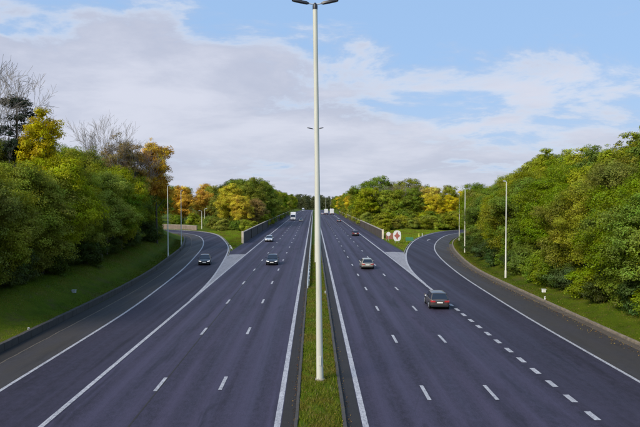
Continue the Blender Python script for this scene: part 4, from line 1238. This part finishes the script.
for k in range(9):
    x = 22.5 + k * 3.6; y = 204 + 1.3 * k
    c = [G_OLIVE, G_YEL, G_MID][k % 3]
    tree('island_shrub', 'farbush%d' % ((k + 1) % 2), x, y, jit(c, rnd), '{} shrub in the second line before the right island trees, {} from the wall'.format(cname(c), ORD[k]), 'shrub', 'shrubs on the right island', rnd.uniform(1.1, 1.5))
for k in range(12):
    y = 236 + 15 * k; c = [G_YEL, G_OLIVE, G_MID][k % 3]
    tree('wall_shrub', 'farbush%d' % (k % 2), 19.6, y, jit(c, rnd), '{} shrub leaning over the right wall, {} from its near end'.format(cname(c), ORD[k]), 'shrub', 'shrubs behind the right wall', 1.0, 1.25)
    tree('wall_shrub', 'farbush%d' % ((k + 1) % 2), -18.4, y - 14, jit(c, rnd), '{} shrub leaning over the left wall, {} from its near end'.format(cname(c), ORD[k]), 'shrub', 'shrubs behind the left wall', 1.05, 1.3)
# --- right bank
row(RK, 6.6, 3.8, 40, 190, ['near2', 'near0', 'near3', 'near1'], [G_MID, G_YEL, G_MID, G_MID, G_OLIVE], '{c} tree in the front row on the right bank, {o} from the near end', 'leafy_tree', 'tree', 'front row of trees on the right bank', lambda y: .92 + .10 * math.sin(y * .1), seed=13, hv=(.92, 1.07), xlim=70)
row(RK, 13.0, 5.0, 38, 190, ['near1', 'near2', 'near0', 'near3'], [G_MID, G_YEL, G_OLIVE, G_YEL], '{c} tree behind the front row on the right bank, {o} from the near end', 'leafy_tree', 'tree', 'second row of trees on the right bank', lambda y: 1.12, seed=15, hv=(.92, 1.07), xlim=80)
row(RK, 19.5, 6.0, 38, 190, ['tall0', 'tall1', 'tall2'], [G_MID, G_YEL, G_OLIVE], '{c} tree in the third row on the right bank, {o} from the near end', 'leafy_tree', 'tree', 'third row of trees on the right bank', lambda y: 1.0, seed=17, hv=(.92, 1.07), xlim=90)
row(RK, 4.5, 3.0, 42, 150, ['bush1', 'bush2', 'bush0'], [G_BLUE, G_DARK, G_MID], '{c} shrub in front of the right bank trees, {o} from the near end', 'bank_shrub', 'shrub', 'shrubs on the right bank', lambda y: .85, jx=.7, seed=19)

# --- the wood on the skyline beyond the crest, one mass
rng = np.random.default_rng(77)
lob = []
for k in range(330):
    x = rng.uniform(-150, 150); y = rng.uniform(1075, 1240)
    h = rng.uniform(17, 25) if -34 < x < 20 else (rng.uniform(15, 19) if x >= 20 else rng.uniform(8, 13)); z = gz(x, y)
    for q in range(4):
        lob.append((x + rng.uniform(-3, 3), y + rng.uniform(-3, 3), z + h * (.12 + .24 * q), h * .22, h * .22, h * .20))
wood = link(bpy.data.objects.new('distant_wood', crown_mesh(78, lob, 130000, 1.4, 2.0, .15, .35, 'leaf', nclump=5200)))
wood.color = (0.085, 0.095, 0.040, 1)
tag(wood, 'distant wood on the skyline at the end of the motorway', 'wood', kind='stuff')

# ------------------------------------------------------------------ grass
def blades(name, label, X, Y, Z, h0, h1, w, seed, mat='grass'):
    rng = np.random.default_rng(seed); n = len(X)
    h = rng.uniform(h0, h1, n); a = rng.uniform(0, 2 * math.pi, n)
    lx, ly = rng.normal(0, .35, (2, n)) * h
    dx, dy = np.cos(a) * w * rng.uniform(.6, 1.4, n), np.sin(a) * w * rng.uniform(.6, 1.4, n)
    v = np.stack([np.c_[X - dx, Y - dy, Z - .02], np.c_[X + dx, Y + dy, Z - .02], np.c_[X + lx, Y + ly, Z + h]], 1).reshape(-1, 3)
    f = np.arange(3 * n).reshape(n, 3)
    o = link(bpy.data.objects.new(name, np_mesh(name, v, f, M[mat], rng.random(n))))
    return tag(o, label, 'grass', kind='stuff')
rng = np.random.default_rng(5)
n = 70000
X = rng.uniform(-.70, 1.33, n); Y = 24 + 110 * rng.random(n) ** 1.4
cl = hn(X * 4, Y * 3) + rng.normal(0, .4, n)
Z = prof(Y) + 0.10 + 0.10 * (1 - ((X - .32) / 1.05) ** 2)
keep = cl > -.30
blades('median_grass', 'rough green and yellow grass growing on the median', X[keep], Y[keep], Z[keep], .06, .22, .016, 6)
def bank(poly, d0, d1, y0, y1, n, name, label, seed, h0=.05, h1=.17, mat='grass', w=.022):
    rng = np.random.default_rng(seed)
    p = poly[(poly[:, 1] > y0) & (poly[:, 1] < y1)]
    s = np.linspace(0, 1, len(p)); t = rng.random(n) ** 1.15
    D = rng.uniform(min(d0, d1), max(d0, d1), n)
    tn = np.gradient(p, axis=0); tn /= np.linalg.norm(tn, axis=1)[:, None]
    bx = np.interp(t, s, p[:, 0]); by = np.interp(t, s, p[:, 1]); tx = np.interp(t, s, tn[:, 0]); ty = np.interp(t, s, tn[:, 1])
    X = bx + ty * D; Y = by - tx * D
    ok = ((X < -16.6) | (X > 17.9)) & ~inside(X, Y, RAMP_R) & ~inside(X, Y, RAMP_L)
    X, Y = X[ok], Y[ok]
    blades(name, label, X, Y, ground_h(X, Y), h0, h1, w, seed, mat)
bank(LK, -2.05, -12, 34, 150, 90000, 'bank_grass', 'dark green grass on the left bank', 31)
bank(RK, 1.0, 9, 36, 150, 70000, 'bank_grass', 'green grass on the right bank below the trees', 33)
bank(PRL, -.6, -14, 118, 196, 110000, 'island_grass', 'bright green grass on the right island', 35, .08, .26, 'grass_lit', .035)
bank(PLR, .6, 9, 115, 192, 90000, 'island_grass', 'bright green grass on the left island', 37, .08, .22, 'grass_lit', .035)

rng = np.random.default_rng(61)
def leaf_litter(name, label, X, Y, Z, size, seed):
    rng = np.random.default_rng(seed); n = len(X)
    V, F = leaves(rng, np.c_[X, Y, Z + .02], np.tile([0, 0, 1.0], (n, 1)), size, .7)
    o = link(bpy.data.objects.new(name, np_mesh(name, V, F, M['litter'], rng.random(n))))
    return tag(o, label, 'leaves', kind='stuff')
M['litter'] = leaf_mat('dry fallen leaves', .1, .04)
n = 1500
X = np.r_[rng.uniform(-.7, 1.3, n), rng.normal(-.98, .09, 500), rng.normal(1.62, .10, 500)]; Y = 25 + 100 * rng.random(len(X)) ** 1.6
Z = prof(Y) + np.where((X > -.72) & (X < 1.36), .22, .01)
o = leaf_litter('median_fallen_leaves', 'dry brown leaves scattered along the median', X, Y, Z, .07, 62); o.color = (.20, .12, .04, 1)
n = 2600
p = RK[(RK[:, 1] > 36) & (RK[:, 1] < 130)]; t_ = rng.random(n); s_ = np.linspace(0, 1, len(p))
X = np.interp(t_, s_, p[:, 0]) + np.r_[np.abs(rng.normal(0, .5, n // 2)) * -1 + .1, rng.uniform(1.0, 5, n - n // 2)]; Y = np.interp(t_, s_, p[:, 1])
Z = np.maximum(ground_h(X, Y) + .08, prof(Y) + .012)
o = leaf_litter('bank_fallen_leaves', 'dry brown leaves along the right kerb and bank', X, Y, Z, .09, 63); o.color = (.22, .14, .04, 1)
